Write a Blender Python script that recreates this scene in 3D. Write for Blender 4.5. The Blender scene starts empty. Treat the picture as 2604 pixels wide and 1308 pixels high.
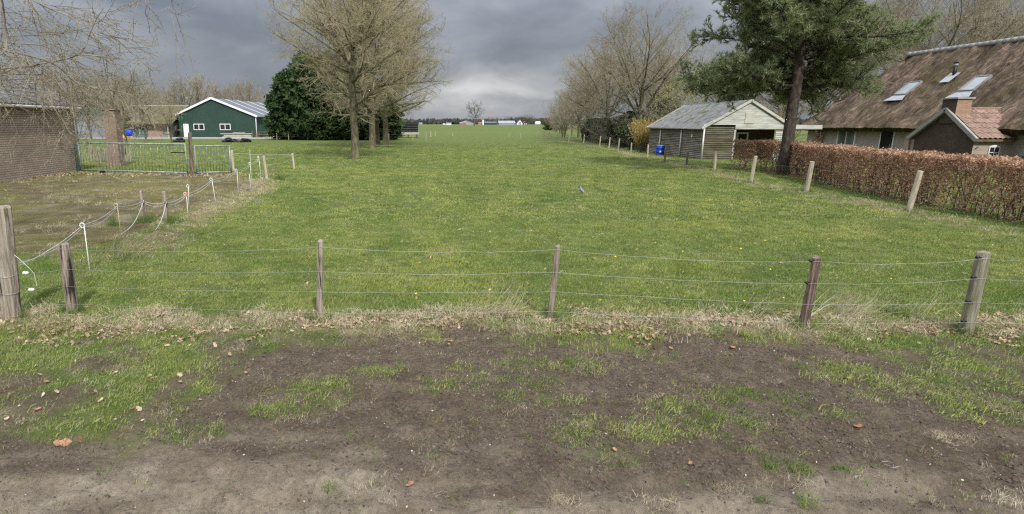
import bpy, math, random
import numpy as np
from mathutils import Vector, Matrix, Euler

SC = bpy.context.scene
COL = SC.collection
R = math.radians

# ---------------------------------------------------------------- camera
cam_d = bpy.data.cameras.new('camera')
cam = bpy.data.objects.new('camera', cam_d)
COL.objects.link(cam)
cam.location = (0, 0, 2.5)
cam.rotation_euler = (R(90 - 12.82), 0, 0)
cam_d.sensor_width = 36
cam_d.lens = 36 * 1494 / 2604
cam_d.shift_x = 242 / 2604
cam_d.clip_start = 0.1
cam_d.clip_end = 9000
SC.camera = cam

# ---------------------------------------------------------------- sky, sun, exposure
SUN_EL = R(43)
SUN_AZ = R(165)            # compass bearing of the sun, seen from the scene, +Y = 0, clockwise
W = bpy.data.worlds.new('World')
SC.world = W
W.use_nodes = True
nt = W.node_tree
for n in list(nt.nodes):
    nt.nodes.remove(n)
def N(t, typ, **kw):
    n = t.nodes.new(typ)
    for k, v in kw.items():
        setattr(n, k, v)
    return n
def L(t, a, b):
    t.links.new(a, b)
def mth(t, op, a, b=None, c=None, clamp=False):
    n = N(t, 'ShaderNodeMath', operation=op, use_clamp=clamp)
    for i, v in enumerate((a, b, c)):
        if v is None:
            continue
        if isinstance(v, (int, float)):
            n.inputs[i].default_value = v
        else:
            L(t, v, n.inputs[i])
    return n.outputs[0]
def mixc(t, f, a, b, bt='MIX'):
    n = N(t, 'ShaderNodeMix', data_type='RGBA', blend_type=bt)
    for i, v in ((0, f), (6, a), (7, b)):
        if isinstance(v, (int, float)):
            n.inputs[i].default_value = v
        elif isinstance(v, tuple):
            n.inputs[i].default_value = (v + (1,))[:4]
        else:
            L(t, v, n.inputs[i])
    return n.outputs[2]
def ramp(t, f, stops, interp='LINEAR'):
    n = N(t, 'ShaderNodeValToRGB')
    cr = n.color_ramp
    cr.interpolation = interp
    while len(cr.elements) < len(stops):
        cr.elements.new(0.5)
    for e, (p, c) in zip(cr.elements, stops):
        e.position = p
        e.color = (c, c, c, 1) if isinstance(c, (int, float)) else tuple(c) + (1,)
    L(t, f, n.inputs[0])
    return n.outputs[0]
def noise(t, vec, scale, detail=5, rough=0.55, dist=0.0):
    n = N(t, 'ShaderNodeTexNoise')
    n.inputs['Scale'].default_value = scale
    n.inputs['Detail'].default_value = detail
    n.inputs['Roughness'].default_value = rough
    n.inputs['Distortion'].default_value = dist
    if vec is not None:
        L(t, vec, n.inputs['Vector'])
    return n.outputs['Fac']

sky = N(nt, 'ShaderNodeTexSky', sky_type='NISHITA')
sky.sun_disc = False
sky.sun_elevation = SUN_EL
sky.sun_rotation = SUN_AZ
sky.air_density = 1.2
sky.dust_density = 2.0
tc = N(nt, 'ShaderNodeTexCoord')
sep = N(nt, 'ShaderNodeSeparateXYZ')
L(nt, tc.outputs['Generated'], sep.inputs[0])
mp = N(nt, 'ShaderNodeMapping')
mp.inputs['Scale'].default_value = (1.0, 1.0, 2.6)
mp.inputs['Location'].default_value = (1.995, 3.941, 4.462)
L(nt, tc.outputs['Generated'], mp.inputs[0])
c1 = noise(nt, mp.outputs[0], 2.2, 7, 0.48, 0.3)
c2 = noise(nt, mp.outputs[0], 8.0, 6, 0.55, 0.5)
cl = mth(nt, 'ADD', mth(nt, 'MULTIPLY', c1, 0.76), mth(nt, 'MULTIPLY', c2, 0.24))
# the cloud base: dark slate to light grey
cloud = ramp(nt, cl, [(0.39, (0.132, 0.149, 0.182)), (0.47, (0.192, 0.211, 0.249)),
                      (0.55, (0.275, 0.292, 0.328)), (0.65, (0.43, 0.445, 0.47))])
# thinner cloud towards the horizon and one break low over the far field
elev = mth(nt, 'MAXIMUM', sep.outputs[2], 0.0)
low = ramp(nt, elev, [(0.0, 1.0), (0.06, 0.55), (0.17, 0.0)])
cloud = mixc(nt, mth(nt, 'MULTIPLY', low, 0.55), cloud, (0.30, 0.325, 0.365))
dp = N(nt, 'ShaderNodeVectorMath', operation='DOT_PRODUCT')
bd = Vector((0.105, 1.0, 0.072)).normalized()
dp.inputs[1].default_value = bd
L(nt, tc.outputs['Generated'], dp.inputs[0])
brk = ramp(nt, dp.outputs['Value'], [(0.985, 0.0), (0.9965, 0.6), (1.0, 1.0)], 'EASE')
brk = mth(nt, 'MULTIPLY', brk, ramp(nt, c2, [(0.36, 0.3), (0.64, 1.0)]))
hi = ramp(nt, elev, [(0.0, 0.5), (0.022, 0.95), (0.055, 1.0), (0.082, 0.35), (0.115, 0.0)])
brk = mth(nt, 'MULTIPLY', brk, hi)
cloud = mixc(nt, mth(nt, 'MULTIPLY', brk, 0.95, clamp=True), cloud, (0.66, 0.665, 0.67))
skyc = mixc(nt, 1.0, sky.outputs[0], (0.10, 0.10, 0.10), 'MULTIPLY')
# an overcast dome grows brighter towards the zenith
cie = mth(nt, 'ADD', mth(nt, 'MULTIPLY', mth(nt, 'MULTIPLY', elev, mth(nt, 'ADD', elev, 0.3)), 6.5), 1.0)
vs = N(nt, 'ShaderNodeVectorMath', operation='SCALE')
L(nt, cloud, vs.inputs[0])
L(nt, cie, vs.inputs['Scale'])
fin = mixc(nt, 0.93, skyc, vs.outputs[0])
bg = N(nt, 'ShaderNodeBackground')
bg.inputs['Strength'].default_value = 0.72
L(nt, fin, bg.inputs[0])
wo = N(nt, 'ShaderNodeOutputWorld')
L(nt, bg.outputs[0], wo.inputs[0])

sun_d = bpy.data.lights.new('sun', 'SUN')
sun_d.energy = 2.6
sun_d.angle = R(2.2)
sun_d.color = (1.0, 0.955, 0.885)
sun = bpy.data.objects.new('sun', sun_d)
COL.objects.link(sun)
sd = Vector((math.sin(SUN_AZ) * math.cos(SUN_EL), math.cos(SUN_AZ) * math.cos(SUN_EL), math.sin(SUN_EL)))
sun.rotation_euler = sd.to_track_quat('Z', 'Y').to_euler()
sun.location = (0, -20, 40)

SC.view_settings.view_transform = 'Standard'
SC.view_settings.look = 'None'
SC.view_settings.gamma = 1
SC.view_settings.exposure = 0.5
SC.view_settings.use_curve_mapping = False
SC.render.engine = 'CYCLES'
SC.cycles.max_bounces = 6
SC.cycles.diffuse_bounces = 4
SC.cycles.transparent_max_bounces = 6
SC.cycles.use_denoising = False
SC.cycles.filter_width = 1.3

# ---------------------------------------------------------------- materials
MATS = {}
def mat(name, stops, scale=6.0, detail=6, rough=0.85, bump=0.0, bscale=None, stretch=(1, 1, 1), coord='pos',
        rand=0.0, metal=0.0, spec=0.3, trans=0.0, dist=0.0, second=None, big=None):
    """Principled with a noise colour ramp. coord: 'pos' world position, 'obj' object space."""
    m = bpy.data.materials.new(name)
    m.use_nodes = True
    t = m.node_tree
    p = t.nodes['Principled BSDF']
    if coord == 'pos':
        v = N(t, 'ShaderNodeNewGeometry').outputs['Position']
    else:
        v = N(t, 'ShaderNodeTexCoord').outputs['Object']
    if stretch != (1, 1, 1):
        mm = N(t, 'ShaderNodeMapping')
        mm.inputs['Scale'].default_value = stretch
        L(t, v, mm.inputs[0])
        v = mm.outputs[0]
    f = noise(t, v, scale, detail, 0.6, dist)
    n = len(stops)
    st = stops if isinstance(stops[0][0], (int, float)) and isinstance(stops[0][1], tuple) else \
        [(0.32 + 0.36 * i / max(1, n - 1), c) for i, c in enumerate(stops)]
    c = ramp(t, f, st)
    if second:
        s_scale, s_col, lo, hi2 = second
        f2 = noise(t, v, s_scale, 5, 0.6)
        c = mixc(t, ramp(t, f2, [(lo, 0.0), (hi2, 1.0)]), c, s_col)
    for (b_scale, b_lo, b_hi) in (big or []):
        c = mixc(t, 1.0, c, ramp(t, noise(t, v, b_scale, 4, 0.55), [(0.34, b_lo), (0.66, b_hi)]), 'MULTIPLY')
    if rand:
        oi = N(t, 'ShaderNodeObjectInfo')
        k = mth(t, 'ADD', mth(t, 'MULTIPLY', oi.outputs['Random'], 2 * rand), 1 - rand)
        hs = N(t, 'ShaderNodeHueSaturation')
        L(t, k, hs.inputs['Value'])
        L(t, c, hs.inputs['Color'])
        hs.inputs['Hue'].default_value = 0.5
        L(t, mth(t, 'ADD', mth(t, 'MULTIPLY', mth(t, 'FRACT', mth(t, 'MULTIPLY', oi.outputs['Random'], 7.13)), rand * 0.12), 0.5 - rand * 0.06), hs.inputs['Hue'])
        c = hs.outputs[0]
    L(t, c, p.inputs['Base Color'])
    p.inputs['Roughness'].default_value = rough
    p.inputs['Metallic'].default_value = metal
    p.inputs['Specular IOR Level'].default_value = spec
    if bump:
        b = N(t, 'ShaderNodeBump')
        b.inputs['Strength'].default_value = 1.0
        b.inputs['Distance'].default_value = bump
        L(t, noise(t, v, bscale or scale * 3, 5, 0.65), b.inputs['Height'])
        L(t, b.outputs[0], p.inputs['Normal'])
    if trans:
        tr = N(t, 'ShaderNodeBsdfTranslucent')
        L(t, c, tr.inputs[0])
        mx = N(t, 'ShaderNodeMixShader')
        mx.inputs[0].default_value = trans
        L(t, p.outputs[0], mx.inputs[1])
        L(t, tr.outputs[0], mx.inputs[2])
        L(t, mx.outputs[0], t.nodes['Material Output'].inputs[0])
    MATS[name] = m
    return m

def brickmat(name, c1, c2, mortar, wear, bw=0.215, rh=0.065, bump=0.012):
    m = bpy.data.materials.new(name)
    m.use_nodes = True
    t = m.node_tree
    p = t.nodes['Principled BSDF']
    g = N(t, 'ShaderNodeNewGeometry').outputs['Position']
    s = N(t, 'ShaderNodeSeparateXYZ')
    L(t, g, s.inputs[0])
    cb = N(t, 'ShaderNodeCombineXYZ')
    L(t, mth(t, 'ADD', s.outputs[0], s.outputs[1]), cb.inputs[0])
    L(t, s.outputs[2], cb.inputs[1])
    b = N(t, 'ShaderNodeTexBrick')
    L(t, cb.outputs[0], b.inputs['Vector'])
    b.inputs['Color1'].default_value = c1 + (1,)
    b.inputs['Color2'].default_value = c2 + (1,)
    b.inputs['Mortar'].default_value = mortar + (1,)
    b.inputs['Scale'].default_value = 1.0
    b.inputs['Mortar Size'].default_value = 0.009
    b.inputs['Mortar Smooth'].default_value = 0.3
    b.inputs['Brick Width'].default_value = bw
    b.inputs['Row Height'].default_value = rh
    f = noise(t, g, 0.9, 6, 0.65)
    c = mixc(t, ramp(t, f, [(0.40, 0.0), (0.68, 0.75)]), b.outputs[0], wear)
    f3 = noise(t, g, 14, 4, 0.6)
    c = mixc(t, 0.5, c, ramp(t, f3, [(0.3, 0.55), (0.7, 1.35)]), 'MULTIPLY')
    L(t, c, p.inputs['Base Color'])
    p.inputs['Roughness'].default_value = 0.92
    p.inputs['Specular IOR Level'].default_value = 0.2
    bp = N(t, 'ShaderNodeBump')
    bp.inputs['Distance'].default_value = bump
    bp.invert = True
    L(t, b.outputs['Fac'], bp.inputs['Height'])
    L(t, bp.outputs[0], p.inputs['Normal'])
    MATS[name] = m
    return m

mat('wood_post', [(0.13, 0.10, 0.075), (0.30, 0.25, 0.20), (0.43, 0.38, 0.31)], 11, 7, 0.9, 0.012, 24, (4, 4, 0.30), rand=0.15,
    second=(3.2, (0.035, 0.028, 0.022), 0.55, 0.62))
mat('wood_post_moss', [(0.14, 0.13, 0.075), (0.26, 0.24, 0.165), (0.40, 0.37, 0.30)], 9, 8, 0.9, 0.010, 24, (4, 4, 0.30), rand=0.1, second=(3.0, (0.05, 0.045, 0.028), 0.58, 0.66))
mat('wood_post_red', [(0.075, 0.05, 0.04), (0.17, 0.122, 0.098), (0.33, 0.275, 0.225)], 9, 8, 0.9, 0.012, 24, (4, 4, 0.30), second=(3.0, (0.03, 0.022, 0.018), 0.56, 0.64))
mat('wood_pale', [(0.34, 0.29, 0.21), (0.45, 0.39, 0.29), (0.52, 0.46, 0.36)], 8, 6, 0.9, 0.003, 30, (3, 3, 0.4), rand=0.15)
mat('wire', [(0.28, 0.285, 0.28), (0.38, 0.385, 0.38)], 8, 3, 0.45, metal=0.5)
mat('rope_white', [(0.48, 0.48, 0.47), (0.60, 0.60, 0.59)], 40, 3, 0.7)
mat('plastic_white', [(0.74, 0.74, 0.73), (0.84, 0.84, 0.83)], 12, 3, 0.45)
mat('plastic_yellowed', [(0.55, 0.43, 0.20), (0.68, 0.56, 0.32)], 12, 3, 0.5)
mat('plastic_orange', [(0.72, 0.20, 0.06), (0.80, 0.30, 0.12)], 12, 3, 0.5)
mat('plastic_black', [(0.012, 0.012, 0.013), (0.022, 0.022, 0.024)], 12, 3, 0.4)
mat('rubber', [(0.012, 0.013, 0.016), (0.03, 0.03, 0.034)], 5, 4, 0.6)
mat('galvanised', [(0.17, 0.22, 0.225), (0.27, 0.31, 0.31), (0.48, 0.50, 0.50)], 5, 5, 0.6, metal=0.25)
mat('gate_bar', [(0.09, 0.14, 0.145), (0.14, 0.185, 0.185), (0.46, 0.48, 0.475)], 6, 4, 0.6, stretch=(3, 3, 0.8), metal=0.2)
mat('bark_oak', [(0.060, 0.048, 0.032), (0.125, 0.108, 0.07), (0.215, 0.195, 0.13)], 5, 7, 0.95, 0.03, 14, (2, 2, 0.6), coord='obj',
    second=(1.1, (0.18, 0.19, 0.075), 0.5, 0.68))
mat('twig_oak', [(0.225, 0.195, 0.118), (0.325, 0.285, 0.175), (0.41, 0.365, 0.235)], 0.45, 4, 0.95, coord='obj', rand=0.08)
mat('twig_brown', [(0.195, 0.165, 0.112), (0.28, 0.24, 0.165), (0.35, 0.305, 0.215)], 0.35, 4, 0.95, coord='obj', rand=0.15)
mat('twig_grey', [(0.19, 0.17, 0.14), (0.28, 0.25, 0.205)], 0.35, 4, 0.95, coord='obj', rand=0.12)
mat('twig_far', [(0.095, 0.09, 0.075), (0.14, 0.13, 0.11)], 0.2, 3, 0.95, coord='obj', rand=0.12)
mat('branch_near', [(0.11, 0.095, 0.072), (0.215, 0.19, 0.14), (0.34, 0.305, 0.225)], 3.5, 5, 0.9)
mat('bud', [(0.27, 0.25, 0.14), (0.36, 0.31, 0.20), (0.30, 0.24, 0.16)], 5, 3, 0.8, trans=0.15)
mat('bark_pine', [(0.030, 0.024, 0.020), (0.068, 0.054, 0.043), (0.135, 0.108, 0.088)], 5, 7, 0.95, 0.05, 9, (2, 2, 0.8), coord='obj')
mat('needle_pine', [(0.175, 0.215, 0.095), (0.280, 0.325, 0.160), (0.40, 0.43, 0.25)], 0.8, 5, 0.75, coord='obj', trans=0.42)
mat('conifer', [(0.026, 0.050, 0.018), (0.050, 0.088, 0.030), (0.088, 0.132, 0.046)], 0.9, 5, 0.8, coord='obj', rand=0.1, trans=0.06)
mat('holly', [(0.028, 0.040, 0.016), (0.058, 0.076, 0.030), (0.105, 0.120, 0.055)], 1.2, 5, 0.6, coord='obj', rand=0.15)
mat('shrub_leaf', [(0.16, 0.17, 0.05), (0.28, 0.28, 0.08), (0.40, 0.38, 0.12)], 1.5, 4, 0.8, coord='obj', trans=0.2)
mat('forsythia', [(0.32, 0.235, 0.075), (0.46, 0.345, 0.09), (0.56, 0.43, 0.13)], 1.6, 4, 0.8, coord='obj', trans=0.2)
mat('beech_leaf', [(0.20, 0.105, 0.062), (0.44, 0.265, 0.165), (0.66, 0.47, 0.33)], 5.5, 7, 0.7, coord='obj', trans=0.22)
mat('beech_stem', [(0.07, 0.055, 0.04), (0.14, 0.115, 0.09)], 5, 5, 0.9, coord='obj')
mat('ivy_leaf', [(0.03, 0.075, 0.02), (0.07, 0.15, 0.04), (0.12, 0.20, 0.06)], 4, 5, 0.5, coord='obj')
mat('thatch', [(0.045, 0.034, 0.026), (0.125, 0.092, 0.067), (0.27, 0.20, 0.146)], 3.0, 12, 1.0, 0.10, 7, (0.55, 1.9, 0.55), spec=0.05,
    second=(0.55, (0.085, 0.070, 0.034), 0.48, 0.68), dist=1.4, big=[(0.35, 0.7, 1.25)])
mat('thatch_edge', [(0.13, 0.085, 0.055), (0.22, 0.15, 0.095)], 6, 6, 1.0, 0.03)
mat('ridge_mortar', [(0.26, 0.255, 0.24), (0.37, 0.36, 0.34)], 3, 6, 0.95, 0.02)
mat('white_paint', [(0.66, 0.65, 0.60), (0.78, 0.77, 0.73)], 2.5, 5, 0.6)
mat('white_bright', [(0.80, 0.81, 0.82), (0.86, 0.87, 0.88)], 2.5, 4, 0.5)
mat('white_board', [(0.34, 0.34, 0.285), (0.47, 0.47, 0.42), (0.58, 0.58, 0.54)], 2.2, 7, 0.8, 0.003, 12, (0.5, 0.5, 3), rand=0.08)
mat('weather_board', [(0.15, 0.135, 0.095), (0.24, 0.215, 0.165), (0.35, 0.32, 0.255)], 2.0, 7, 0.9, 0.004, 14, (0.6, 0.6, 3), rand=0.18,
    second=(0.8, (0.115, 0.12, 0.05), 0.52, 0.72))
mat('weather_board_moss_dimmed', [(0.065, 0.058, 0.036), (0.11, 0.098, 0.064), (0.17, 0.152, 0.105)], 2.0, 7, 0.9, 0.004, 14, (0.6, 0.6, 3), rand=0.18,
    second=(0.8, (0.085, 0.088, 0.036), 0.48, 0.70))  # mossy darker copy of weather_board, shade put in colour for the sunlit front
mat('doorway_shade', [(0.012, 0.010, 0.009), (0.02, 0.018, 0.016)], 2, 3, 0.95)  # near black, painted in place of an unlit interior
mat('dark_brown_wall', [(0.055, 0.038, 0.026), (0.085, 0.06, 0.042)], 3, 5, 0.9)
mat('shed_roof', [(0.135, 0.14, 0.145), (0.205, 0.21, 0.215), (0.27, 0.27, 0.265)], 2.6, 7, 0.95, 0.02, 22, second=(1.7, (0.11, 0.125, 0.07), 0.52, 0.62))
mat('slate_roof', [(0.075, 0.076, 0.08), (0.13, 0.13, 0.13), (0.175, 0.17, 0.155)], 3, 6, 0.9, 0.02, second=(1.2, (0.12, 0.12, 0.06), 0.55, 0.75), rand=0.15)
mat('moss_roof', [(0.07, 0.065, 0.035), (0.115, 0.105, 0.05), (0.17, 0.15, 0.09)], 1.2, 6, 0.95, 0.05)
mat('barn_green', [(0.026, 0.060, 0.046), (0.036, 0.075, 0.058)], 0.6, 5, 0.55, spec=0.4)
mat('barn_green_light', [(0.05, 0.105, 0.085), (0.07, 0.13, 0.105)], 0.6, 5, 0.6)
mat('barn_roof', [(0.13, 0.142, 0.158), (0.175, 0.188, 0.205)], 0.35, 5, 0.9, spec=0.1)
mat('skylight_sheet', [(0.46, 0.47, 0.47), (0.54, 0.55, 0.55)], 0.8, 4, 0.8, spec=0.15)
mat('glass_dark', [(0.012, 0.014, 0.016), (0.03, 0.034, 0.038)], 1.5, 3, 0.08, spec=0.6)
mat('glass_sky', [(0.24, 0.265, 0.265), (0.33, 0.355, 0.35)], 1.5, 3, 0.12, spec=0.7)
mat('glass_curtain', [(0.07, 0.085, 0.08), (0.20, 0.215, 0.20)], 1.1, 3, 0.1, spec=0.6, stretch=(2, 2, 0.2))
mat('blue_door', [(0.014, 0.035, 0.085), (0.02, 0.05, 0.11)], 2, 4, 0.4)
mat('blue_plastic', [(0.008, 0.05, 0.42), (0.015, 0.075, 0.52)], 3, 4, 0.4)
mat('lead_grey', [(0.33, 0.345, 0.36), (0.46, 0.475, 0.48)], 4, 5, 0.6)
mat('zinc', [(0.30, 0.31, 0.31), (0.42, 0.43, 0.42)], 4, 5, 0.55, metal=0.3)
mat('pipe_grey', [(0.20, 0.205, 0.20), (0.28, 0.285, 0.275)], 4, 5, 0.7)
mat('red_tile', [(0.19, 0.115, 0.085), (0.28, 0.18, 0.138), (0.35, 0.25, 0.20)], 5, 6, 0.9, 0.006, 25, coord='pos', rand=0.16,
    second=(2.5, (0.26, 0.215, 0.16), 0.55, 0.72))
mat('grey_sheet', [(0.16, 0.175, 0.185), (0.24, 0.255, 0.26)], 0.8, 5, 0.7)
mat('timber_pale', [(0.42, 0.40, 0.34), (0.55, 0.53, 0.46)], 2, 5, 0.8, rand=0.15)
mat('timber_brown', [(0.15, 0.095, 0.06), (0.23, 0.155, 0.10)], 2, 5, 0.85, rand=0.15)
mat('concrete', [(0.34, 0.325, 0.30), (0.44, 0.42, 0.39)], 1.5, 6, 0.95, 0.01)
mat('red_paint', [(0.45, 0.05, 0.045), (0.52, 0.07, 0.06)], 1, 3, 0.6)
mat('roof_red', [(0.26, 0.11, 0.08), (0.34, 0.15, 0.11)], 1, 4, 0.85)
mat('far_grey', [(0.26, 0.28, 0.30), (0.34, 0.36, 0.38)], 0.5, 4, 0.8)
mat('far_wood', [(0.05, 0.055, 0.055), (0.095, 0.095, 0.088)], 0.02, 5, 1.0)
mat('dead_leaf', [(0.22, 0.14, 0.08), (0.38, 0.275, 0.18), (0.52, 0.42, 0.30)], 9, 5, 0.8, coord='pos', rand=0.36, trans=0.1)
mat('straw', [(0.33, 0.27, 0.17), (0.46, 0.39, 0.26), (0.54, 0.48, 0.35)], 1.8, 5, 0.85, coord='pos', rand=0.28, trans=0.12)
mat('grass', [(0.172, 0.236, 0.054), (0.266, 0.320, 0.084), (0.372, 0.390, 0.136)], 0.7, 6, 0.75, coord='pos', rand=0.30, trans=0.22,
    second=(2.2, (0.315, 0.290, 0.135), 0.56, 0.75), big=[(0.16, (0.74, 0.84, 0.82), (1.20, 1.12, 1.06)), (0.75, (0.76, 0.84, 0.82), (1.24, 1.14, 1.10))])
mat('grass_pale', [(0.29, 0.31, 0.12), (0.40, 0.385, 0.19)], 0.9, 5, 0.8, coord='pos', rand=0.3, trans=0.2)
mat('leaf_rust', [(0.20, 0.095, 0.05), (0.34, 0.17, 0.095), (0.42, 0.24, 0.14)], 20, 5, 0.75, trans=0.08)
mat('grass_lush', [(0.090, 0.155, 0.030), (0.130, 0.205, 0.042), (0.20, 0.265, 0.075)], 1.2, 5, 0.7, coord='pos', rand=0.25, trans=0.22)
mat('clod', [(0.070, 0.056, 0.044), (0.115, 0.094, 0.075), (0.185, 0.155, 0.125)], 6, 5, 0.95, coord='pos', rand=0.35)
mat('pebble', [(0.42, 0.40, 0.36), (0.62, 0.60, 0.56)], 6, 4, 0.8, rand=0.2)
mat('dandelion', [(0.72, 0.50, 0.02), (0.80, 0.60, 0.04)], 20, 2, 0.8)
mat('pigeon_grey', [(0.14, 0.15, 0.185), (0.23, 0.24, 0.28), (0.31, 0.32, 0.35)], 14, 4, 0.8, coord='obj')
mat('pigeon_dark', [(0.05, 0.05, 0.06), (0.09, 0.09, 0.10)], 14, 3, 0.8)
mat('pink', [(0.45, 0.18, 0.16), (0.52, 0.23, 0.2)], 14, 3, 0.8)
mat('sack_orange', [(0.62, 0.22, 0.07), (0.74, 0.40, 0.22)], 3, 4, 0.8, rand=0.3)
brickmat('brick_left', (0.37, 0.285, 0.22), (0.45, 0.37, 0.295), (0.15, 0.125, 0.10), (0.24, 0.19, 0.145), 0.25, 0.10, 0.025)
brickmat('brick_pillar', (0.30, 0.21, 0.155), (0.38, 0.28, 0.21), (0.24, 0.205, 0.17), (0.22, 0.16, 0.12))
brickmat('brick_house', (0.42, 0.35, 0.305), (0.50, 0.43, 0.375), (0.33, 0.29, 0.26), (0.38, 0.315, 0.275))
brickmat('brick_dark_and_shaded', (0.085, 0.058, 0.048), (0.13, 0.09, 0.072), (0.10, 0.08, 0.068), (0.075, 0.052, 0.044))  # dark brick; on the bakehouse its darkness is shade put into the colour
brickmat('brick_cream', (0.44, 0.36, 0.27), (0.53, 0.45, 0.35), (0.33, 0.28, 0.225), (0.44, 0.37, 0.29))
brickmat('brick_orange', (0.40, 0.24, 0.155), (0.48, 0.31, 0.21), (0.36, 0.29, 0.23), (0.35, 0.22, 0.15))

# ---------------------------------------------------------------- mesh helpers
class MB:
    def __init__(s):
        s.v = []
        s.f = []
    def quad(s, a, b, c, d):
        n = len(s.v)
        s.v += [a, b, c, d]
        s.f.append((n, n + 1, n + 2, n + 3))
        return s
    def poly(s, pts):
        n = len(s.v)
        s.v += list(pts)
        s.f.append(tuple(range(n, n + len(pts))))
        return s
    def box(s, x0, x1, y0, y1, z0, z1, M=None):
        n = len(s.v)
        p = [(x, y, z) for z in (z0, z1) for y in (y0, y1) for x in (x0, x1)]
        if M is not None:
            p = [tuple(M @ Vector(q)) for q in p]
        s.v += p
        s.f += [tuple(n + i for i in q) for q in ((0, 2, 3, 1), (4, 5, 7, 6), (0, 1, 5, 4), (2, 6, 7, 3), (0, 4, 6, 2), (1, 3, 7, 5))]
        return s
    def beam(s, a, b, w, h, up=(0, 0, 1)):
        """box along a->b, width w across, height h along 'up'"""
        a, b, up = Vector(a), Vector(b), Vector(up)
        d = (b - a).normalized()
        sd_ = d.cross(up)
        if sd_.length < 1e-5:
            sd_ = Vector((1, 0, 0))
        sd_.normalize()
        u = sd_.cross(d).normalized()
        n = len(s.v)
        for e in (a, b):
            for i, j in ((-1, -1), (1, -1), (1, 1), (-1, 1)):
                s.v.append(tuple(e + sd_ * (i * w / 2) + u * (j * h / 2)))
        s.f += [tuple(n + i for i in q) for q in ((0, 3, 2, 1), (4, 5, 6, 7), (0, 1, 5, 4), (1, 2, 6, 5), (2, 3, 7, 6), (3, 0, 4, 7))]
        return s
    def tube(s, pts, rad, n=6, cap=True):
        k = len(pts)
        if not hasattr(rad, '__len__'):
            rad = [rad] * k
        base = len(s.v)
        up = None
        for i in range(k):
            p = pts[i]
            a = pts[max(0, i - 1)]
            b = pts[min(k - 1, i + 1)]
            tx, ty, tz = b[0] - a[0], b[1] - a[1], b[2] - a[2]
            l = math.sqrt(tx * tx + ty * ty + tz * tz) or 1e-6
            tx /= l; ty /= l; tz /= l
            if up is None:
                up = (1, 0, 0) if abs(tx) < 0.7 else (0, 1, 0)
            dt = up[0] * tx + up[1] * ty + up[2] * tz
            ux, uy, uz = up[0] - dt * tx, up[1] - dt * ty, up[2] - dt * tz
            l = math.sqrt(ux * ux + uy * uy + uz * uz) or 1e-6
            ux /= l; uy /= l; uz /= l
            up = (ux, uy, uz)
            wx, wy, wz = ty * uz - tz * uy, tz * ux - tx * uz, tx * uy - ty * ux
            r = rad[i]
            for j in range(n):
                c, q = math.cos(6.2832 * j / n) * r, math.sin(6.2832 * j / n) * r
                s.v.append((p[0] + c * ux + q * wx, p[1] + c * uy + q * wy, p[2] + c * uz + q * wz))
        for i in range(k - 1):
            for j in range(n):
                j2 = (j + 1) % n
                s.f.append((base + i * n + j, base + i * n + j2, base + (i + 1) * n + j2, base + (i + 1) * n + j))
        if cap:
            s.f.append(tuple(base + (k - 1) * n + j for j in range(n)))
            s.f.append(tuple(base + n - 1 - j for j in range(n)))
        return s
    def prism(s, prof, a, b):
        """closed profile (list of 3d points) swept by vector b-a"""
        d = Vector(b) - Vector(a)
        n = len(s.v)
        k = len(prof)
        s.v += [tuple(p) for p in prof] + [tuple(Vector(p) + d) for p in prof]
        s.f.append(tuple(range(n + k - 1, n - 1, -1)))
        s.f.append(tuple(range(n + k, n + 2 * k)))
        for i in range(k):
            j = (i + 1) % k
            s.f.append((n + i, n + j, n + k + j, n + k + i))
        return s
    def mesh(s, name, org=(0, 0, 0), smooth=False):
        m = bpy.data.meshes.new(name)
        v = np.array(s.v, dtype=float).reshape(-1, 3) - np.array(org)
        m.from_pydata(v.tolist(), [], s.f)
        if smooth:
            m.polygons.foreach_set('use_smooth', [True] * len(m.polygons))
        m.update()
        return m

ORG = {}
def tag(o, label=None, cat=None, group=None, kind=None):
    if label: o['label'] = label
    if cat: o['category'] = cat
    if group: o['group'] = group
    if kind: o['kind'] = kind
    return o
def thing(name, label, cat, loc=(0, 0, 0), group=None, rz=0.0, scale=None):
    e = bpy.data.objects.new(name, None)
    e.empty_display_size = 0.2
    COL.objects.link(e)
    e.location = loc
    e.rotation_euler = (0, 0, rz)
    if scale:
        e.scale = scale if hasattr(scale, '__len__') else (scale,) * 3
    ORG[e.name] = tuple(loc)
    return tag(e, label, cat, group)
def link(name, me, m, parent=None, kind=None):
    o = bpy.data.objects.new(name, me)
    COL.objects.link(o)
    if m is not None and not me.materials:
        me.materials.append(MATS[m] if isinstance(m, str) else m)
    if parent is not None:
        o.parent = parent
    if kind:
        o['kind'] = kind
    return o
def part(mb, name, m, parent, smooth=False, org=None, kind=None):
    """a part in world coordinates under a thing (or under a part of it: pass org)"""
    t = parent
    while t.parent is not None:
        t = t.parent
    o_ = org if org is not None else ORG.get(t.name, (0, 0, 0))
    return link(name, mb.mesh(name, o_, smooth), m, parent, kind)
def solo(mb, name, m, label, cat, org=(0, 0, 0), group=None, smooth=False, kind=None):
    o = link(name, mb.mesh(name, org, smooth), m)
    o.location = org
    return tag(o, label, cat, group, kind)

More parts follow.
